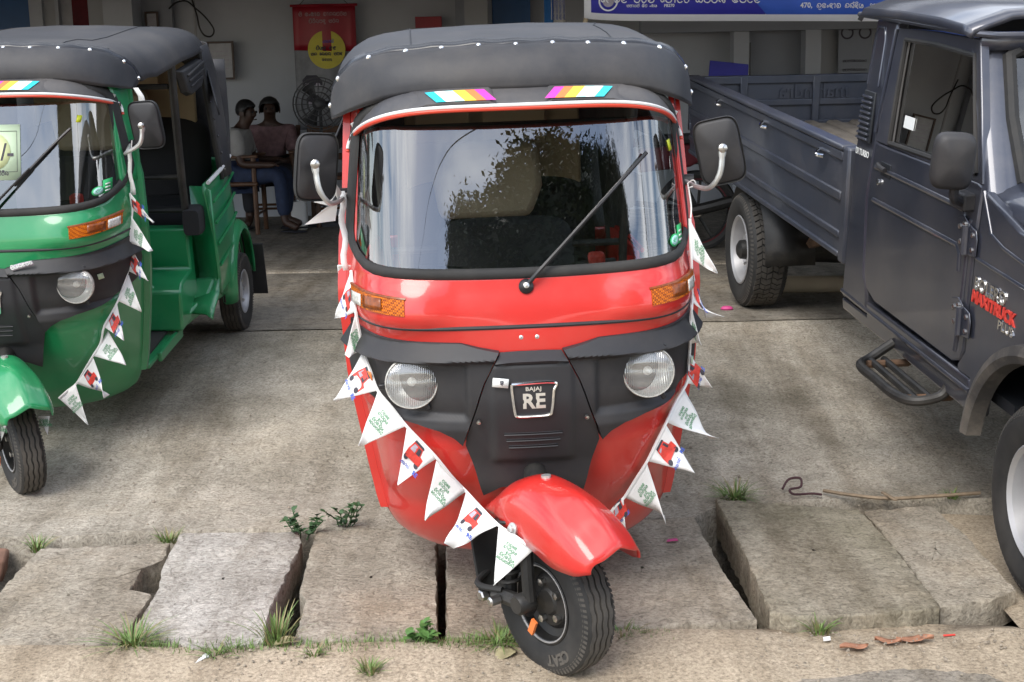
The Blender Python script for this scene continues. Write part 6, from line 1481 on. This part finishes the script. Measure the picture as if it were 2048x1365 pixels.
scrap('white plastic scrap in the sand below the pale slab', -.895, 3.715, .022, [(-.03, -.02, 0), (-.012, -.028, .004), (.012, .0, .008), (.024, .012, .004), (.012, .038, .01), (.002, .012, .012), (-.006, .0, .006)], 'white_paint')
scrap('small white wrapper lying in front of the raised slab', .885, 3.78, .016, [(-.010, -.007, 0), (.010, -.008, .003), (.012, .007, .008), (-.008, .009, .005)], 'white_paint')
scrap('pink scrap of paper on the slab right of the front wheel', .535, 4.58, .045, [(-.02, -.006, 0), (.02, -.008, .003), (.016, .008, .006), (-.014, .008, .003)], 'litter_pink')
scrap('red scrap at the bottom left corner of the sand', -1.53, 3.60, .008, [(-.03, -.01, 0), (.03, -.012, .003), (.026, .012, .006), (-.02, .012, .003)], 'ink_red')
scrap('thin red straw piece in front of the raised slab corner', 1.245, 3.80, .012, [(-.018, -.003, 0), (.018, .002, .0), (.018, .006, .003), (-.018, .002, .003)], 'ink_red')
scrap('white stick and filter end on the sand at the lower left', -1.14, 3.62, .01, [(-.004, -.03, 0), (.003, -.03, 0), (.006, 0, .004), (.001, .03, .002), (-.006, .03, .002), (-.002, 0, .003)], 'white_paint')
random.seed(12)
for k in range(14):
    x, y = random.choice([(-.95, 5.5), (-.75, 5.8), (.9, 6.2), (1.1, 6.6), (-1.1, 6.1), (-.8, 6.5)]); x += random.uniform(-.4, .4); y += random.uniform(-.3, .3)
    pass
pk = MB().lathe([(.001, 0), (.035, .008), (.045, .03), (.03, .05), (.001, .056)], (0, 0, 0), (0, 0, 1), 12).build('balloon_scrap', 'litter_pink'); pk.location = (1.19, 7.62, .305); pk.scale = (.8, .55, .55); tag(pk, 'crumpled pink scrap on the floor beside the truck rear tyre', 'litter', 'scraps of litter')
tag(MB().tube(smooth_path([(1.17, 5.10, .05), (1.24, 5.03, .055), (1.38, 4.985, .05), (1.55, 5.0, .05), (1.74, 5.03, .05)], 5), .007, 6).build('stick', 'twig'), 'long thin stick lying along the joint behind the raised slab', 'stick')
tag(MB().box((1.385, 4.975, .062), (.016, .10, .008), (0, .1, .22)).build('wood_chip', 'twig', bev=.002), 'short flat wood chip lying across the stick', 'stick')
rp_ = [(1.02, 5.13, .05), (1.05, 5.17, .075), (1.09, 5.15, .085), (1.08, 5.09, .07), (1.04, 5.09, .06), (1.05, 5.06, .05), (1.12, 5.08, .045), (1.15, 5.05, .05)]
tag(MB().tube(smooth_path(rp_, 5), .005, 6).build('rope_piece', 'rope_dark'), 'dark twisted rope piece behind the raised slab', 'rope')
tag(MB().tube(smooth_path([(-1.25, 3.80, .04), (-1.32, 3.72, .02), (-1.37, 3.62, .014), (-1.20, 3.63, .014), (-1.0, 3.63, .014), (-.93, 3.67, .02)], 6), .0022, 5).build('wire_piece', 'rope_dark'), 'thin wire lying in a loop on the sand at the lower left', 'wire')
# low growth along the foot of the slabs
random.seed(77); lg_ = MB()
for k in range(1500):
    c = random.choice([(-.30, .22), (-.12, .10), (-.48, .12), (.02, .06), (.33, .06), (-.83, .06), (-1.06, .05)]); x = random.gauss(*c); y = 3.79 + random.gauss(0, .022) - .02*abs(math.sin(9*x)); z = .03
    if abs(x - .10) < .09: continue
    h = random.uniform(.008, .032); a = random.uniform(0, 6.28); l = random.uniform(.2, .9)*h; w_ = random.uniform(.0012, .0025); dx, dy = math.cos(a), math.sin(a)
    lg_.add([(x - dy*w_, y + dx*w_, z), (x + dy*w_, y - dx*w_, z), (x + dx*l, y + dy*l, z + h)], [(0, 1, 2)])
o = lg_.build('low_grass', 'grass_green', ang=0); tag(o, 'low patchy grass growing along the foot of the slabs', 'grass', kind='stuff')
# gravel and crumbs on the sand and the apron
random.seed(5); gv = MB()
for k in range(2600):
    if random.random() < .72: x, y, z = random.uniform(-1.9, 1.9), random.choice([random.uniform(3.2, 3.8), random.gauss(3.74, .07)]), .006; z += .026*sstep(3.45, 3.8, y)
    else: x, y = random.uniform(-1.8, 1.8), random.uniform(4.9, 7.2); z = apron_z(y) + .002
    if 3.80 < y < 4.85: continue
    r = random.choice([.0015, .002, .003, .004, .006]) * (1 if y < 4 else 1.2); v = []
    for a in range(5): v.append((x + r*random.uniform(.6, 1.3)*math.cos(a*1.257), y + r*random.uniform(.6, 1.3)*math.sin(a*1.257), z))
    v.append((x, y, z + r*.9)); gv.add(v, [(0,1,5), (1,2,5), (2,3,5), (3,4,5), (4,0,5)])
o = gv.build('gravel', 'gravel_mix', ang=0); tag(o, 'loose gravel crumbs scattered on the sand and concrete', 'gravel', kind='stuff')
# ------------------------------------------------------------------ what stands across the road, behind the photographer (mirrored in the windscreens)
simple('bark', (.10, .075, .05), .9, var=.35, vscale=8, bscale=14, bstr=.6, bdist=.03); simple('tree_leaf', (.016, .030, .009), .55, var=.5, vscale=3)
random.seed(9)
tr = root('shade_tree', 'broad leafy shade tree across the road', 'tree', (6.6, -20.5, 0))
trk_ = MB().tube([(0, 0, -.2), (.1, 0, 1.5), (0, .1, 3.2), (.1, 0, 4.6), (.1, 0, 6.0)], [.75, .58, .5, .42, .25], 14).build('trunk', 'bark', tr)
for k in range(9):
    a = 2*math.pi*k/9 + .3; e = Vector((6.6*math.cos(a), 6.6*math.sin(a), random.uniform(5, 9)))
    MB().tube(smooth_path([(0, 0, 3.6 + .3*(k % 3)), e*.35 + Vector((0, 0, 3.2)), e*.7 + Vector((0, 0, 2.0)), e], 4), [.26 - .018*i for i in range(13)], 7).build('limb', 'bark', trk_)
def lump(d): return 1 + .07*math.sin(3.1*d.x + 4*d.z + 1) + .05*math.sin(7*d.y + 5*d.z) + .035*math.sin(13*d.x + 9*d.y + 11*d.z)
CC, CRX, CRZ = Vector((0, 0, 7.3)), 8.6, 6.1
def on_crown(d, k): return CC + Vector((d.x*CRX, d.y*CRX, d.z*CRZ)) * lump(d) * k
inner = MB().grid([[on_crown(Vector((math.cos(2*math.pi*i/48)*math.cos(R(el)), math.sin(2*math.pi*i/48)*math.cos(R(el)), math.sin(R(el)))), .945 + .02*math.sin(31*i*.13 + el*.9)*math.sin(el*.5 + i)) for i in range(48)] for el in range(-60, 91, 3)], closed=True)
inner.build('inner_foliage', 'tree_leaf', tr, ang=80)
lv = MB()
for c in range(2600):
    d = Vector((random.gauss(0, 1), random.gauss(0, 1), random.gauss(.25, 1))).normalized()
    if d.z < -.7: continue
    if random.random() < .75: d = Vector((d.x, abs(d.y), abs(d.z))).normalized()
    e = on_crown(d, random.uniform(.945, 1.01)); sp = random.uniform(.14, .30)
    for k in range(60):
        px, py, pz = e.x + random.gauss(0, sp), e.y + random.gauss(0, sp), e.z + random.gauss(0, sp*.7); s_ = random.uniform(.05, .095)
        ax, ay, az_ = random.uniform(-1, 1)*s_, random.uniform(-1, 1)*s_, random.uniform(-.7, .7)*s_; bx, by, bz = -ay*.5, ax*.5, random.uniform(-.4, .4)*s_
        lv.v += [(px - ax, py - ay, pz - az_), (px - bx, py - by, pz - bz), (px + ax, py + ay, pz + az_), (px + bx, py + by, pz + bz)]
        n_ = len(lv.v); lv.f.append((n_ - 4, n_ - 3, n_ - 2, n_ - 1))
me = bpy.data.meshes.new('crown'); me.from_pydata(lv.v, [], lv.f); me.materials.append(MT['tree_leaf']); o = bpy.data.objects.new('crown', me); COL.objects.link(o); o.parent = tr; o['kind'] = 'stuff'
simple('wire_black', (.01, .01, .01), .9, var=.1)
ep = root('utility_pole', 'concrete utility pole across the road with an overhead wire', 'pole', (-15.4, -20.2, 0))
MB().tube([(0, 0, 0), (0, 0, 9)], [.16, .10], 10).build('post', 'wall_grey', ep); MB().box((0, 0, 8.6), (1.4, .1, .1)).build('crossarm', 'wall_grey', ep, bev=.01)
MB().tube([(lerp(0, 24, i/24), lerp(0, 18, i/24), 8.65 - .25*math.sin(math.pi*i/24)) for i in range(25)], .010, 5).build('wire', 'wire_black', ep)
ep2 = root('utility_pole', 'concrete utility pole on the near roadside carrying the other wire end', 'pole', (8.6, -2.2, 0))
MB().tube([(0, 0, 0), (0, 0, 9)], [.16, .10], 10).build('post', 'wall_grey', ep2); MB().box((0, 0, 8.6), (1.4, .1, .1)).build('crossarm', 'wall_grey', ep2, bev=.01)
